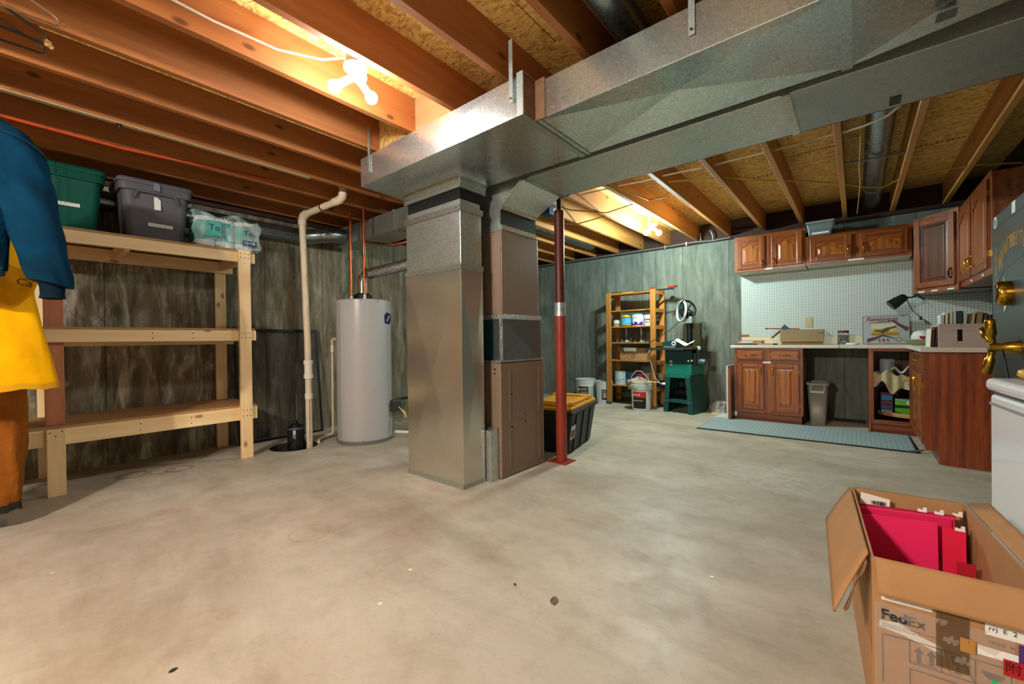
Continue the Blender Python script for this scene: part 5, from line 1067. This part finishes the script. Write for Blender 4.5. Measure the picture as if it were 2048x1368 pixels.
mk('loose_parts', b, plain('#8f8a80', .3, .8), t, kind='stuff')
c = Vector((-.02,5.78,ZC)); t = thing('plastic_lid', 'small white plastic lid lying on the counter by the jar', 'lid', c)
mk('top', B().lathe([(.058,.0),(.06,.004),(.06,.016),(.055,.02),(0,.02)], c, 28), plain('#dbe2e0', .4), t); mk('rim', B().lathe([(.062,0),(.062,.008),(.058,.008)], c, 28), plain('#cbd4d2', .4), t)
t = mk('counter_disc', B().lathe([(0,0),(.045,0),(.045,.006),(0,.007)], (.075,5.74,ZC), 24), plain('#b9b6ae', .4), None, 0, 'flat pale disc on the counter before the tin sign', 'disc')
# tin sign leaning on the wall
So = Vector((.062,6.13,ZC)); Sv = Vector((0,.07,1)).normalized(); Mg = FR(So, (1,0,0), Sv); SW, SHh = .388, .312
t = thing('tin_sign', 'grey tin sign with two long guns and a flying duck leaning on the pegboard', 'sign', (.256,6.13,ZC))
mk('plate', B(Mg).box((0,0,-.004),(SW,SHh,0)), plain('#94a0a8', .4, .2), t, .001); b = B(Mg)
for a_, c_ in (((0,0),(SW,.004)),((0,SHh-.004),(SW,SHh)),((0,0),(.004,SHh)),((SW-.004,0),(SW,SHh))): b.box((*a_,0),(*c_,.002))
mk('border', b, plain('#22262a', .5), t)
def flat(nm, pl, col, z=.0012): mk(nm, B(Mg).prism([(x*SW, y*SHh) for x, y in pl], (0,0,z-.0006), (1,0,0), (0,1,0), .0006), plain(col, .5), t)
flat('picture_field', [(.19,.30),(.80,.30),(.72,.40),(.74,.70),(.19,.72)], '#c8aa62'); flat('picture_sky', [(.19,.55),(.66,.55),(.70,.72),(.19,.72)], '#c9c7a4', .0018); flat('picture_reeds', [(.19,.30),(.80,.30),(.76,.42),(.19,.40)], '#a57a24', .0018)
flat('duck_body', [(.23,.44),(.27,.50),(.40,.50),(.52,.58),(.74,.64),(.70,.56),(.62,.50),(.55,.44),(.42,.40),(.30,.44)], '#4e4a30', .003); flat('duck_wing', [(.42,.42),(.40,.33),(.46,.40),(.56,.52),(.50,.54)], '#3a3322', .0036); flat('duck_breast', [(.55,.44),(.68,.50),(.72,.56),(.60,.52)], '#c7c2b2', .0036)
flat('gun_barrel', [(.14,.735),(.14,.725),(.62,.79),(.68,.78),(.70,.83),(.63,.82)], '#3a3a3c', .0042); flat('gun_stock', [(.64,.80),(.70,.82),(.78,.72),(.99,.56),(.93,.44),(.77,.62)], '#5a2620', .0042)
flat('gun_barrel', [(.40,.285),(.45,.33),(.72,.19),(.71,.175)], '#3a3a3c', .0048); flat('gun_stock', [(.09,.05),(.10,.19),(.30,.26),(.44,.33),(.46,.30),(.38,.24),(.27,.15)], '#5a2620', .0048)
for i, col in enumerate(('#a8402c','#2f4a34','#a8402c')): flat('shell', [(.36+.09*i,.05),(.40+.09*i,.05),(.37+.09*i,.19),(.33+.09*i,.19)], col, .003); flat('shell_base', [(.365+.09*i,.05),(.40+.09*i,.05),(.395+.09*i,.08),(.36+.09*i,.08)], '#c8a040', .0036)
text('sign_text', 'Remington', .068, Mg @ Matrix.Translation((.027,SHh*.875,.001)), plain('#8e1420', .5), t, .0005, 'LEFT', .88, .35, .0012)
# dish, cap, lamp
c = Vector((.50,5.62,ZC)); t = thing('serving_dish', 'pale green oval dish on the counter corner before the sign', 'dish', c)
mk('dish', B().lathe([(0,.004),(.07,.0),(.11,.018),(.155,.05),(.158,.055),(.15,.053),(.10,.022),(0,.012)], c, 40, 1.0, .75), plain('#a3a57e', .3), t)
mk('handle_ring', B().tube([c+Vector((-.157+.022*math.cos(a)-.012,.01,.055+.018*math.sin(a))) for a in (2*PI*i/14 for i in range(14))], .005, 6, True), plain('#8a7a4a', .4), t)
c = Vector((.50,5.62,ZC+.022)); t = thing('baseball_cap', 'white and red cap resting in the green dish', 'hat', c)
mk('crown', B().lathe([(.085,.03),(.083,.065),(.065,.10),(.03,.117),(0,.12)], c, 28), plain('#d9dcdc', .6), t); mk('brim', B().sheet(lambda u,v: c+Vector((.03+.13*u, -.07+.14*v, .045-.04*(2*v-1)**2)), 8, 10), plain('#8e2030', .6), t, solid=.004); mk('front_patch', B().cyl(c+Vector((-.01,-.082,.05)), c+Vector((-.01,-.088,.055)), .02, n=14), plain('#9c2636', .5), t)
t = thing('clamp_lamp', 'black green clamp lamp hanging under the corner cabinet', 'lamp', (.36,5.76,1.3))
mk('shade', B(FR((.335,5.74,1.345), (-.75,-.15,-.6), (.5,0,-.7))).tube([(.075,0,0),(.03,0,0),(-.02,0,0),(-.065,0,0),(-.075,0,0)], .04, 20, rs=[.056,.052,.045,.036,.02]), plain('#12241f', .35), t)
mk('arm', B().tube([(.385,5.755,1.385),(.42,5.77,1.375),(.45,5.79,1.38),(.48,5.83,1.395)], .008, 8), M_black, t); mk('clamp', B().box((.455,5.80,1.385),(.50,5.85,1.412)), M_black, t, .004); mk('clamp_tail', B().tube([(.49,5.82,1.39),(.52,5.83,1.36),(.535,5.83,1.345)], .006, 6), M_black, t)
mk('cord', B().tube([(.395,5.765,1.39),(.41,5.80,1.33),(.45,5.9,1.25),(.52,5.95,1.17),(.60,5.9,1.09),(.68,5.85,1.02),(.70,5.85,ZC+.01)], .004, 6), M_black, t); mk('inline_switch', B().box((.505,5.93,1.15),(.525,5.96,1.19)), M_black, t, .004)
# wooden crate of books at the near end of the right counter
Mk = RZ(1, (.50,4.62,ZC)); CW, CD, CH = .53, .36, .178; M_pk = wood('crate_ply', '#a3948c', '#b9aaa2', 'X', .0, .7); Mi = Mk.inverted()
t = thing('book_crate', 'pinkish plywood crate with a hand slot on the right counter', 'crate', Mk @ Vector((CW/2,CD/2,0)))
sx0, sx1 = .100, .128
b = B(Mk); b.box((0,0,0),(sx0,.012,CH)); b.box((sx1,0,0),(CW,.012,CH)); b.box((sx0,0,0),(sx1,.012,.045)); b.box((sx0,0,.135),(sx1,.012,CH)); mk('front_board', b, M_pk, t)
mk('back_board', B(Mk).box((0,CD-.012,0),(CW,CD,CH)), M_pk, t); mk('end_board', B(Mk).box((0,.012,0),(.012,CD-.012,CH)), M_pk, t); mk('end_board', B(Mk).box((CW-.012,.012,0),(CW,CD-.012,CH)), M_pk, t); mk('bottom_board', B(Mk).box((.012,.012,0),(CW-.012,CD-.012,.01)), M_pk, t)
b = B(Mk)
for z in (.06,.085,.11): b.ball((.114,.035,z),.013,10,8)
mk('slot_beads', b, M_black, t); mk('crack', B(Mk).tube([(.118,-.0005,CH),(.120,-.0005,.16),(.118,-.0005,.14)],.001,4).tube([(.104,-.0005,.04),(.09,-.0005,.022),(.08,-.0005,.02)],.0015,4), plain('#4a3024', .8), t)
books = [(.02,.245,'#cfd8d2',0),(.043,.262,'#e2dfd0',0),(.068,.268,'#d6d3c4',0),(.087,.268,'#ccd0c8',0),(.106,.270,'#123a45',1),(.142,.262,'#c9c6bc',0),(.165,.25,'#bcb092',0),(.19,.262,'#8a7a56',1),(.228,.25,'#5a3f30',0),(.25,.236,'#3c3a36',0),(.272,.24,'#8e918c',0),(.295,.236,'#d2d2cc',0),(.32,.228,'#3d5048',0),(.345,.23,'#6a6258',0)]
for i, (x, h_, col, th) in enumerate(books):
    w_ = .034 if th else .019; c = Mk @ Vector((x+.008,.2,.0105))
    nm = ['pale green','cream','ivory','light grey','dark teal','silver grey','tan','brown cloth','dark brown','black','mid grey','white','dark green','taupe'][i]
    t = thing('book', nm + ' book standing in the plywood crate on the counter', 'book', c, 'books in the plywood crate')
    lean = .0 if i < 6 else .10
    Mq = Matrix.Translation(c) @ Matrix.Rotation(lean, 4, 'Y')
    mk('cover', B(Mq).box((0,-.085,.0),(w_,-.082,h_)).box((0,-.085,0),(.002,.085,h_)).box((w_-.002,-.085,0),(w_,.085,h_)), plain(col, .6), t); mk('pages', B(Mq).box((.002,-.082,.003),(w_-.002,.08,h_-.004)), M_paper, t)
mk('booklet', B(RZ(3, (.92,4.82,ZC+.19))).box((-.08,-.07,0),(.1,.08,.025)), plain('#0f6f62', .5), None, .002, 'teal booklet lying on the books at the right end of the crate', 'booklet')
for i, (x, col, lb) in enumerate(((.452,'#e0ddd6','white board at the left of the thin stack beside the crate'),(.468,'#6a3f2c','red-brown board in the thin stack beside the crate'),(.484,'#4c2a20','dark brown board touching the plywood crate'))):
    mk('thin_board', B(Matrix.Translation((x,4.66,ZC)) @ Matrix.Rotation(.05,4,'Y')).box((0,0,0),(.007,.25,.145+.008*i)), plain(col, .6), None, .001, lb, 'board', 'thin boards beside the crate')
# clear tub on top of the cabinets
t = thing('clear_tub', 'clear plastic tub with a label on top of the low wall cabinet', 'tub', (-.3,6.05,2.153))
b = B(); b.hexa([(-.415,5.95,2.155),(-.205,5.95,2.155),(-.205,6.15,2.155),(-.415,6.15,2.155)], [(-.435,5.94,2.30),(-.185,5.94,2.30),(-.185,6.16,2.30),(-.435,6.16,2.30)]); mk('tub', b, plain('#aeb6b8', .2, alpha=.35), t, .012)
mk('lid', B().box((-.445,5.93,2.30),(-.175,6.17,2.325)), plain('#b9c0c2', .25, alpha=.5), t, .008); mk('contents', B().box((-.40,5.97,2.16),(-.22,6.13,2.25)), plain('#23272a', .6), t); mk('paper_label', B().box((-.385,5.942,2.175),(-.225,5.945,2.195)), M_paper, t)
# ---- below the counter
t = thing('trash_bin', 'grey plastic waste bin in the knee space under the counter', 'bin', (-.335,5.92,0))
def rr4(x0,x1,y0,y1,z,r=.03,n=4):
    o = []
    for cx, cy, a in ((x1-r,y1-r,0),(x0+r,y1-r,PI/2),(x0+r,y0+r,PI),(x1-r,y0+r,1.5*PI)):
        for i in range(n+1): q_ = a+PI/2*i/n; o.append(Vector((cx+r*math.cos(q_),cy+r*math.sin(q_),z)))
    return o
M_bin = plain('#8d8a7e', .35)
mk('bin_body', B().loft([rr4(-.405,-.265,5.80,6.06,0), rr4(-.43,-.24,5.77,6.09,.455), rr4(-.42,-.25,5.78,6.08,.455), rr4(-.395,-.275,5.81,6.05,.02)], caps=True), M_bin, t)
mk('rim', B().loft([rr4(-.445,-.225,5.755,6.105,.45), rr4(-.447,-.223,5.753,6.107,.475), rr4(-.425,-.245,5.775,6.085,.475), rr4(-.425,-.245,5.775,6.085,.45)], caps=False), M_bin, t); mk('lift_bar', B().box((-.40,5.758,.36),(-.27,5.772,.385)), plain('#c9c6ba', .35), t, .003)
for x in (-.40,-.278): mk('lift_bar', B().box((x,5.758,.385),(x+.012,5.772,.45)), plain('#aaa79b', .35), t)
mk('floor_debris', B().box((-.2,6.17,0),(.08,6.225,.03)), plain('#332a22', .9, var=.4, ns=20., bump=.8), None, .006, 'dark strip of debris along the wall under the counter', 'debris')
c = Vector((.25,5.80,.588)); t = thing('clear_canister', 'clear canister with a dark base on the upper turntable', 'canister', c)
mk('jar', B().lathe([(0,0),(.06,0),(.06,.15),(.055,.165),(0,.166)], c, 24), plain('#c9d2dc', .08, alpha=.45, spec=1.), t); mk('dark_base', B().lathe([(0,-.0),(.066,-.0),(.066,.03),(.0,.031)], c, 24), M_black, t); mk('filling', B().cyl(c+Vector((0,0,.032)), c+Vector((0,0,.14)), .035, n=16), plain('#8f929c', .4), t)
def dr(u, v):
    x = .13+.31*u; s = v*.30
    y = 5.74 - min(s, .10)*.9; z = .60 + .018*math.sin(u*17+v*4) + .03*math.sin(u*5) - max(0, s-.10)*(.5+.45*math.exp(-((u-.5)/.22)**2)+.12*math.sin(u*15)); return Vector((x, y - .008*math.sin(u*23), z))
mk('drop_cloth', B().sheet(dr, 36, 16), cloth('#b5aa85', .25, .95, 14., .7), None, 0, 'tan cloth hanging over the upper turntable edge', 'cloth', solid=.006)
mk('towel', B().sheet(lambda u,v: Vector((.27+.15*u,5.70+.12*v,.625+.03*math.sin(u*8)+.02*math.sin(v*7)+.03*u)), 16, 10), cloth('#c4c6c0', .2, .95, 14., .6), None, 0, 'grey white towel bunched on top of the tan cloth', 'towel', solid=.006)
t = thing('product_box', 'dark blue box with a red and blue picture on the lower turntable', 'box', (.245,5.84,.188))
mk('carton', B(RZ(4,(.195,5.76,0))).box((0,0,.188),(.10,.16,.41)), plain('#151c33', .4), t, .002)
for i, (z0,z1,col) in enumerate(((.33,.38,'#2e7fb0'),(.29,.32,'#8e2430'),(.385,.405,'#6a2a4a'),(.24,.28,'#38507a'),(.20,.23,'#8b98a8'))): mk('print_band', B(RZ(4,(.195,5.76,0))).box((.008,-.0015,z0),(.092,0,z1)), plain(col, .4), t)
t = thing('product_box', 'bright green box with a white disc on the lower turntable', 'box', (.37,5.82,.188))
mk('carton', B().box((.305,5.74,.188),(.425,5.90,.36)), plain('#16211c', .5), t, .002); mk('print_band', B().prism([(0,.03),(.12,.0),(.12,.07),(0,.07)], (.305,5.739,.19), (1,0,0), (0,0,1), .001), plain('#63c21c', .4), t); mk('print_band', B().box((.305,5.738,.29),(.425,5.74,.335)), plain('#6fd01e', .4), t); mk('print_band', B().box((.305,5.738,.336),(.425,5.74,.352)), plain('#8fc0d0', .4), t); mk('disc', B().cyl((.405,5.737,.315),(.405,5.7385,.315),.018,n=16), M_white, t)
# anti-fatigue mat
t = thing('floor_mat', 'grey blue rubber mat with small square tiles before the cabinets', 'mat', (-.45,5.2,0))
mk('backing', B().prism([(-1.352,4.80),(.40,4.865),(.415,4.90),(.40,5.62),(-1.33,5.60)], (0,0,.0005), (1,0,0), (0,1,0), .010), M_black, t); mk('top_sheet', B().prism([(-1.345,4.812),(.39,4.878),(.39,5.615),(-1.325,5.592)], (0,0,.0105), (1,0,0), (0,1,0), .003), tile_mat('mat_tiles', '#9db2b8', '#7a9097', .035, .003), t)
mk('curled_edge', B().tube([(.34,4.868,.012),(.40,4.872,.02),(.435,4.90,.028)], .008, 8), plain('#5b6a70', .5), t)
# ================================================================ GUN SAFE
SX, SYa, SYb, SZ = .55, 2.55, 3.265, 1.605
t = thing('gun_safe', 'dark grey green gun safe with gold lettering beside the counter', 'safe', (.8,2.9,0))
M_safe = plain('#2d3a3b', .38, var=.04, ns=40.); M_gold = plain('#b5892e', .35, .8)
mk('body', B().box((SX+.02,SYa,0),(1.045,SYb,SZ)), M_safe, t, .012)
mk('door_frame', B().box((SX,SYa,.0),(SX+.02,SYb,SZ)), M_safe, t, .010)
dd = mk('door', B().box((SX-.012,SYa+.06,.06),(SX+.0,SYb-.085,SZ-.075)), plain('#263233', .38, var=.04, ns=40.), t, .010)
Mz = FR((SX-.0125,SYb,0), (0,-1,0), (0,0,1))       # u runs toward the camera, v up
b = B(Mz)
for k in (0,.006): b.tube([(.14,1.455+k*1.2,0),(.66,1.455+k*1.2,0)], .0012, 4)
b.tube([(.155,1.40,0),(.15,1.385,0),(.165,1.375,0),(.2,1.385,0)], .0012, 4); b.tube([(.15,1.30,0),(.155,1.23,0),(.18,1.225,0),(.22,1.27,0),(.30,1.30,0),(.6,1.33,0)], .0012, 4)
b.tube([(.15,1.30,0),(.15,1.42,0)], .0010, 4)
mk('pinstripe', b, M_gold, dd)
for i, ch in enumerate('WINCHESTER'):
    f = (i-4.5)/4.5; uu = .225 + .047*i; zz = 1.415 - .045*f*f; sz = .095 if i in (0, 9) else .07
    text('letter', ch, sz*1.25, Mz @ Matrix.Translation((uu, zz - (.025 if i in (0,9) else 0), .0003)) @ Matrix.Rotation(-.22*f, 4, 'Z'), M_gold, dd, .0006, sx=.62)
k = thing; ky = mk('keypad', B(Mz).loft([[Vector((.40+.042*math.cos(a)*s, 1.185+.055*math.sin(a)*s, z)) for a in (2*PI*i/28 for i in range(28))] for s, z in ((1.0,0),(1.02,.015),(1.0,.032),(.92,.042),(.8,.045))]), M_brass, dd)
mk('key_face', B(Mz).loft([[Vector((.40+.030*math.cos(a), 1.185+.040*math.sin(a), z)) for a in (2*PI*i/24 for i in range(24))] for z in (.044,.048)]), M_black, ky)
mk('sticker', B(Mz).cyl((.068,1.563,-.0125),(.068,1.563,-.0118),.032,n=28), M_paper, t); mk('sticker', B(Mz).box((.36,1.545,-.0125),(.41,1.598,-.0117)), M_paper, t); mk('sticker_print', B(Mz).cyl((.068,1.563,-.0118),(.068,1.563,-.0114),.022,n=20), plain('#6f7577', .6), t)
mk('white_arrow', B(Mz).prism([(0,0),(.045,.03),(.0,.07)], (.295,1.10,.0005), (1,0,0), (0,1,0), .001), M_white, dd); mk('white_arrow', B(Mz).prism([(0,0),(.02,.03),(.01,.06)], (.285,1.21,.0005), (1,0,0), (0,1,0), .001), M_white, dd)
hb = mk('handle_hub', B(Mz).tube([(.53,.945,0),(.53,.945,.03),(.53,.945,.05),(.53,.945,.09)], .03, 20, rs=[.03,.026,.018,.024]), M_brass, dd)
for a in (math.radians(78), math.radians(140), math.radians(252)):
    p0 = Vector((.53,.945,.075)); d_ = Vector((math.cos(a), math.sin(a), .12)).normalized(); mk('spoke', B(Mz).tube([p0, p0+d_*.05, p0+d_*.055, p0+d_*.12, p0+d_*.125], .012, 14, rs=[.011,.011,.017,.017,.012]), M_brass, hb)
mk('hanging_cord', B(Mz).tube([(.545,.93,.05),(.60,.86,.05),(.64,.80,.05)], .003, 5), M_black, dd)
# ================================================================ CHEST FREEZER
Mf = RZ(4, (.395, 2.40, 0)); M_frz = plain('#eef4fb', .2, coat=.4)
t = thing('chest_freezer', 'white chest freezer standing along the right edge', 'freezer', Mf @ Vector((.3,-.5,0)))
mk('cabinet', B(Mf).box((.0,-1.05,.03),(.55,-.01,.775)), M_frz, t, .012); mk('base', B(Mf).box((.03,-1.03,0),(.53,-.03,.03)), M_black, t); mk('gasket', B(Mf).box((.008,-1.04,.775),(.54,-.02,.787)), plain('#55585c', .6), t)
mk('lid', B(Mf).box((-.012,-1.06,.787),(.56,.0,.835)), M_frz, t, .018, seg=3); mk('trim_line', B(Mf).box((-.003,-1.04,.735),(.0,-.012,.745)), plain('#9aa2ab', .3), t)
mk('cardboard_sheet', B(RZ(9,(.45,2.36,.8352))).prism([(0,0),(.5,.0),(.5,-.45),(.06,-.46),(.02,-.2)], (0,0,0), (1,0,0), (0,1,0), .006), M_cardD, None, 0, 'brown flattened cardboard lying on the freezer lid', 'cardboard')
mk('cardboard_scrap', B(RZ(30,(.55,2.12,.842))).box((-.03,-.012,0),(.03,.012,.008)), plain('#b98b62', .9), None, .002, 'torn scrap of cardboard on the freezer sheet', 'cardboard')
t = thing('snack_pack', 'yellow and brown packet lying at the back of the freezer lid', 'packet', (.47,2.25,.842)); mk('pouch', B(RZ(0,(.50,2.28,.842))).loft([[Vector((.06*math.cos(a)*s, .05*math.sin(a)*s, z)) for a in (2*PI*i/20 for i in range(20))] for s, z in ((.7,0),(1,.012),(.95,.03),(.5,.04))]), plain('#c9a13a', .35, var=.5, ns=40.), t); mk('print_spot', B().ball((.475,2.245,.868),.018,10,8), plain('#5a2a1c', .5), t)
# ================================================================ OPEN CARTON WITH FILES
Mo = RZ(4.0, (.028, 1.395, 0)); BW, BD, BH, TH = .29, .60, .44, .005
t = thing('moving_carton', 'open brown shipping carton full of pink files in the right foreground', 'carton', Mo @ Vector((BW/2,BD/2,0)))
mk('bottom', B(Mo).box((0,0,0),(BW,BD,.008)), M_card, t)
fw_ = mk('wall', B(Mo).box((0,0,.008),(BW,TH,BH)), M_card, t); mk('wall', B(Mo).box((0,BD-TH,.008),(BW,BD,BH)), M_card, t); mk('wall', B(Mo).box((0,TH,.008),(TH,BD-TH,BH)), M_card, t); mk('wall', B(Mo).box((BW-TH,TH,.008),(BW,BD-TH,BH)), M_card, t)
def fl(u, v): return Vector((-.006-.072*v, .015+(BD-.03)*u-.03*v*(1-u), BH+.002-.115*v-.02*v*v - .03*v*(1-u)))
mk('flap', B(Mo).sheet(fl, 10, 8), M_card, t, solid=.005); mk('flap', B(Mo).sheet(lambda u,v: Vector((.005+(BW+.03)*u+.02*v*(1-2*u)*.3, -.004-.020*math.sin(v*PI*.5)-.004*v, BH+.002-.082*v)), 10, 8), M_card, t, solid=.005)
mk('flap', B(Mo).sheet(lambda u,v: Vector((BW+.004+.05*v, BD*u*.98+.005, BH+.003+.012*v)), 6, 4), M_card, t, solid=.005); mk('flap', B(Mo).sheet(lambda u,v: Vector((.01+(BW-.02)*u, BD+.002+.012*v, BH-.11*v)), 6, 4), M_cardD, t, solid=.005)
mk('torn_edge', B(Mo).sheet(lambda u,v: Vector((-.055+.045*u, .002-.010*v, BH-.155+.145*u-.012*v*math.sin(u*9))), 10, 2), M_cardD, t, solid=.003)
mk('torn_patch', B(Mo).prism([(0,0),(.06,.02),(.035,.05),(.05,.09),(.02,.16),(.0,.14)], (BW-TH-.0015,BD-.02,BH-.17), (0,-1,0), (0,0,1), .001), plain('#4a2c18', .9), t)
# print, pouch and stickers on the near wall
Mn = FR(Mo @ Vector((0,-.0006,0)), Mo.to_3x3() @ Vector((1,0,0)), (0,0,1)); M_prn = plain('#4a3a30', .8)
mk('clear_pouch', B(Mn).sheet(lambda u,v: Vector((.005+.235*u, .115+.215*v, .0035+.0012*math.sin(u*23+v*9)+.0012*math.sin(v*31-u*7))), 24, 20), plain('#d9c8bd', .12, alpha=.28, spec=.9, bump=.5, ns=14.), fw_)
mk('paper_strip', B(Mn).prism([(.018,.338),(.11,.338),(.11,.347),(.018,.349)], (0,0,0), (1,0,0), (0,1,0), .0006), M_paper, fw_)
mk('paper_slip', B(Mn).prism([(.014,.284),(.05,.289),(.10,.268),(.125,.262),(.132,.240),(.10,.250),(.06,.262),(.014,.268)], (0,0,.0004), (1,0,0), (0,1,0), .0006), M_paper, fw_)
text('carrier_text', 'Fed', .034, Mn @ Matrix.Translation((.016,.303,.0042)), plain('#26313c', .6), fw_, .0003, 'LEFT', off=.0008); text('carrier_text', 'Ex', .034, Mn @ Matrix.Translation((.064,.302,.0042)), plain('#5f5a55', .6), fw_, .0003, 'LEFT')
text('slip_text', '~30', .0052, Mn @ Matrix.Translation((.018,.279,.0012)), M_black, fw_, .0002, 'LEFT'); text('slip_text', '~24', .0052, Mn @ Matrix.Translation((.018,.273,.0012)), M_black, fw_, .0002, 'LEFT')
b = B(Mn)
def ln(x0, y0, x1, y1, w_=.0012): b.tube([(x0,y0,.0006),(x1,y1,.0006)], w_, 4)
for x0, y0, x1, y1 in ((.07,.20,.27,.20),(.07,.255,.27,.255),(.07,.20,.07,.255),(.125,.20,.125,.255),(.18,.20,.18,.255),(.235,.20,.235,.255),(.07,.185,.27,.185),(.07,.13,.27,.13),(.07,.13,.07,.185),(.02,.25,.02,.13),(.02,.25,.07,.255)): ln(x0,y0,x1,y1)
for ax_ in (.086,.108): b.prism([(-.004,0),(.004,0),(.004,.022),(.009,.022),(0,.036),(-.009,.022),(-.004,.022)], (ax_,.208,0), (1,0,0), (0,1,0), .0007)
ln(.078,.205,.118,.205)
b.prism([(-.012,.02),(.012,.02),(.009,.002),(.002,-.002),(.002,-.016),(.008,-.02),(-.008,-.02),(-.002,-.016),(-.002,-.002),(-.009,.002)], (.152,.228,0), (1,0,0), (0,1,0), .0007)
b.prism([(.018*math.cos(PI+PI*i/10), .016*math.sin(PI+PI*i/10)) for i in range(11)], (.208,.235,0), (1,0,0), (0,1,0), .0007); ln(.208,.219,.208,.205); ln(.13,.25,.14,.205); ln(.165,.235,.195,.16,.0016)
mk('printed_marks', b, M_prn, fw_)
mk('brown_tape', B(Mn).sheet(lambda u,v: Vector((.115+.055*u, .215+.135*v, .0048+.001*math.sin(u*19+v*23))), 8, 10), plain('#5a4018', .18, alpha=.6, spec=.8), fw_); mk('tan_patch', B(Mn).box((.155,.268,.005),(.18,.30,.0055)), plain('#b5813f', .6), fw_)
mk('white_label', B(Mn).prism([(.195,.322),(.287,.322),(.287,.352),(.195,.352)], (0,0,.003), (1,0,0), (0,1,0), .0006), M_paper, fw_); mk('white_label', B(Mn).prism([(.183,.272),(.287,.272),(.287,.292),(.183,.294)], (0,0,.003), (1,0,0), (0,1,0), .0006), M_paper, fw_); mk('purple_label', B(Mn).prism([(.245,.245),(.288,.245),(.288,.322),(.245,.318)], (0,0,.0038), (1,0,0), (0,1,0), .0005), plain('#4a2f73', .5), fw_)
text('label_text', 'rrj  E  2', .014, Mn @ Matrix.Translation((.2,.338,.0042)), M_black, fw_, .0002, 'LEFT'); text('label_text', 'NCMF  ►', .010, Mn @ Matrix.Translation((.2,.305,.002)), M_prn, fw_, .0002, 'LEFT')
rl = mk('red_label', B(Mn).box((.222,.243,.0052),(.289,.279,.0058)), plain('#b01a1e', .45), fw_); text('label_text', '附  税', .026, Mn @ Matrix.Translation((.257,.261,.0059)), M_black, rl, .0002)
mk('green_label', B(Mn).box((.205,.165,.003),(.24,.222,.0036)), plain('#2fb26a', .45), fw_)
# hanging files
def pink(nm, lb, x0, x1, y, zt, dz, col, lean=0., z0=.03):
    f_ = mk('file_folder', B(Mo).hexa([(x0,y,z0),(x1,y,z0),(x1,y+.003,z0),(x0,y+.003,z0)], [(x0,y+lean,zt),(x1,y+lean,zt+dz),(x1,y+lean+.003,zt+dz),(x0,y+lean+.003,zt)]), plain(col, .55), None, 0, lb, 'file folder', 'pink files in the carton'); return f_
pink('a', 'front wide pink file folder in the open carton', .012, .20, .42, .395, .012, '#ee1c60', .035)
for i, (x0, x1, y, z, dz, col, ln_, lb) in enumerate(((.015,.24,.50,.40,.012,'#dc1a56',.0,'second pink file folder behind the front one'),(.015,.25,.515,.402,.012,'#ee2f6a',.0,'third pink file folder behind the front one'),(.015,.255,.53,.405,.012,'#b5123f',.0,'rearmost pink file folder in the carton'),(.21,.262,.44,.398,.0,'#e81846',.012,'narrow red pink file folder showing at the right of the carton'),(.225,.265,.36,.33,.0,'#b01024',.01,'dark red file standing low at the carton right side'))): pink('b', lb, x0, x1, y, z, dz, col, ln_)
for x, y, z, lb in ((.165,.522,.414,'left white plastic file tab in the carton'),(.205,.522,.414,'middle white plastic file tab in the carton'),(.238,.452,.395,'right white plastic file tab in the carton'),(.25,.536,.414,'rear white plastic file tab in the carton')): mk('file_tab', B(Mo).prism([(0,0),(.022,0),(.022,.016),(.014,.016),(.012,.008),(0,.010)], (x,y,z), (1,0,0), (0,.1,1), .002), M_white, None, 0, lb, 'file tab', 'white tabs on the files')
t = thing('barcode_sheet', 'white printed sheet with a barcode behind the pink files', 'paper', Mo @ Vector((.06,.55,.40)))
mk('sheet', B(Mo).hexa([(.012,.545,.30),(.095,.545,.30),(.095,.547,.30),(.012,.547,.30)], [(.022,.552,.440),(.10,.552,.428),(.10,.554,.428),(.022,.554,.440)]), M_paper, t)
b = B(Mo)
for i in range(12): b.box((.05+.0032*i,.5465,.405),(.05+.0032*i+random.choice((.001,.002)),.5475,.418))
mk('barcode', b, M_black, t)
# ================================================================ CEILING LAMPS
def lamp(label, cx, cy, zt, bulbs, col, s, nm):
    t = thing('ceiling_lamp', label, 'lamp', (cx, cy, zt-.1))
    mk('junction_box', B().cyl((cx,cy,zt-.02),(cx,cy,ZJ1-.001),.05,n=16), M_galvD, t)
    mk('lampholder', B().lathe([(.058,zt),(.058,zt-.015),(.03,zt-.03),(.025,zt-.05),(0,zt-.05)],(cx,cy,0),20), plain('#d9d7d0', .3), t)
    E = emit('bulb_glow_' + nm, col, s)
    for dx, dy, dz in bulbs:
        p0 = Vector((cx,cy,zt-.045)); p1 = Vector((cx+dx,cy+dy,zt-.045+dz)); d = (p1-p0).normalized()
        bb = mk('bulb', B().ball(p1, .032, 14, 10), E, t)
        mk('socket', B().cyl(p0, p1-d*.026, .018, .02, 12), plain('#d9d7d0', .3), bb)
lamp('ceiling lampholder with three glowing bulbs between the joists near the plenum', -1.95, 1.14, 2.40, [(-.07,-.075,-.06),(.09,-.03,-.06),(-.02,.10,-.06)], COL_NEAR, BULB_NEAR, 'near')
lamp('ceiling lampholder with two glowing bulbs above the wooden rack and green saw', -1.85, 4.88, 2.355, [(-.055,-.055,-.06),(.055,.055,-.06)], COL_FAR, BULB_FAR, 'far')
lamp('ceiling lampholder with three bulbs behind the camera over the open floor', -1.25, -1.75, 2.40, [(-.07,-.075,-.06),(.09,-.03,-.06),(-.02,.10,-.06)], COL_ENTRY, BULB_ENTRY, 'entry')
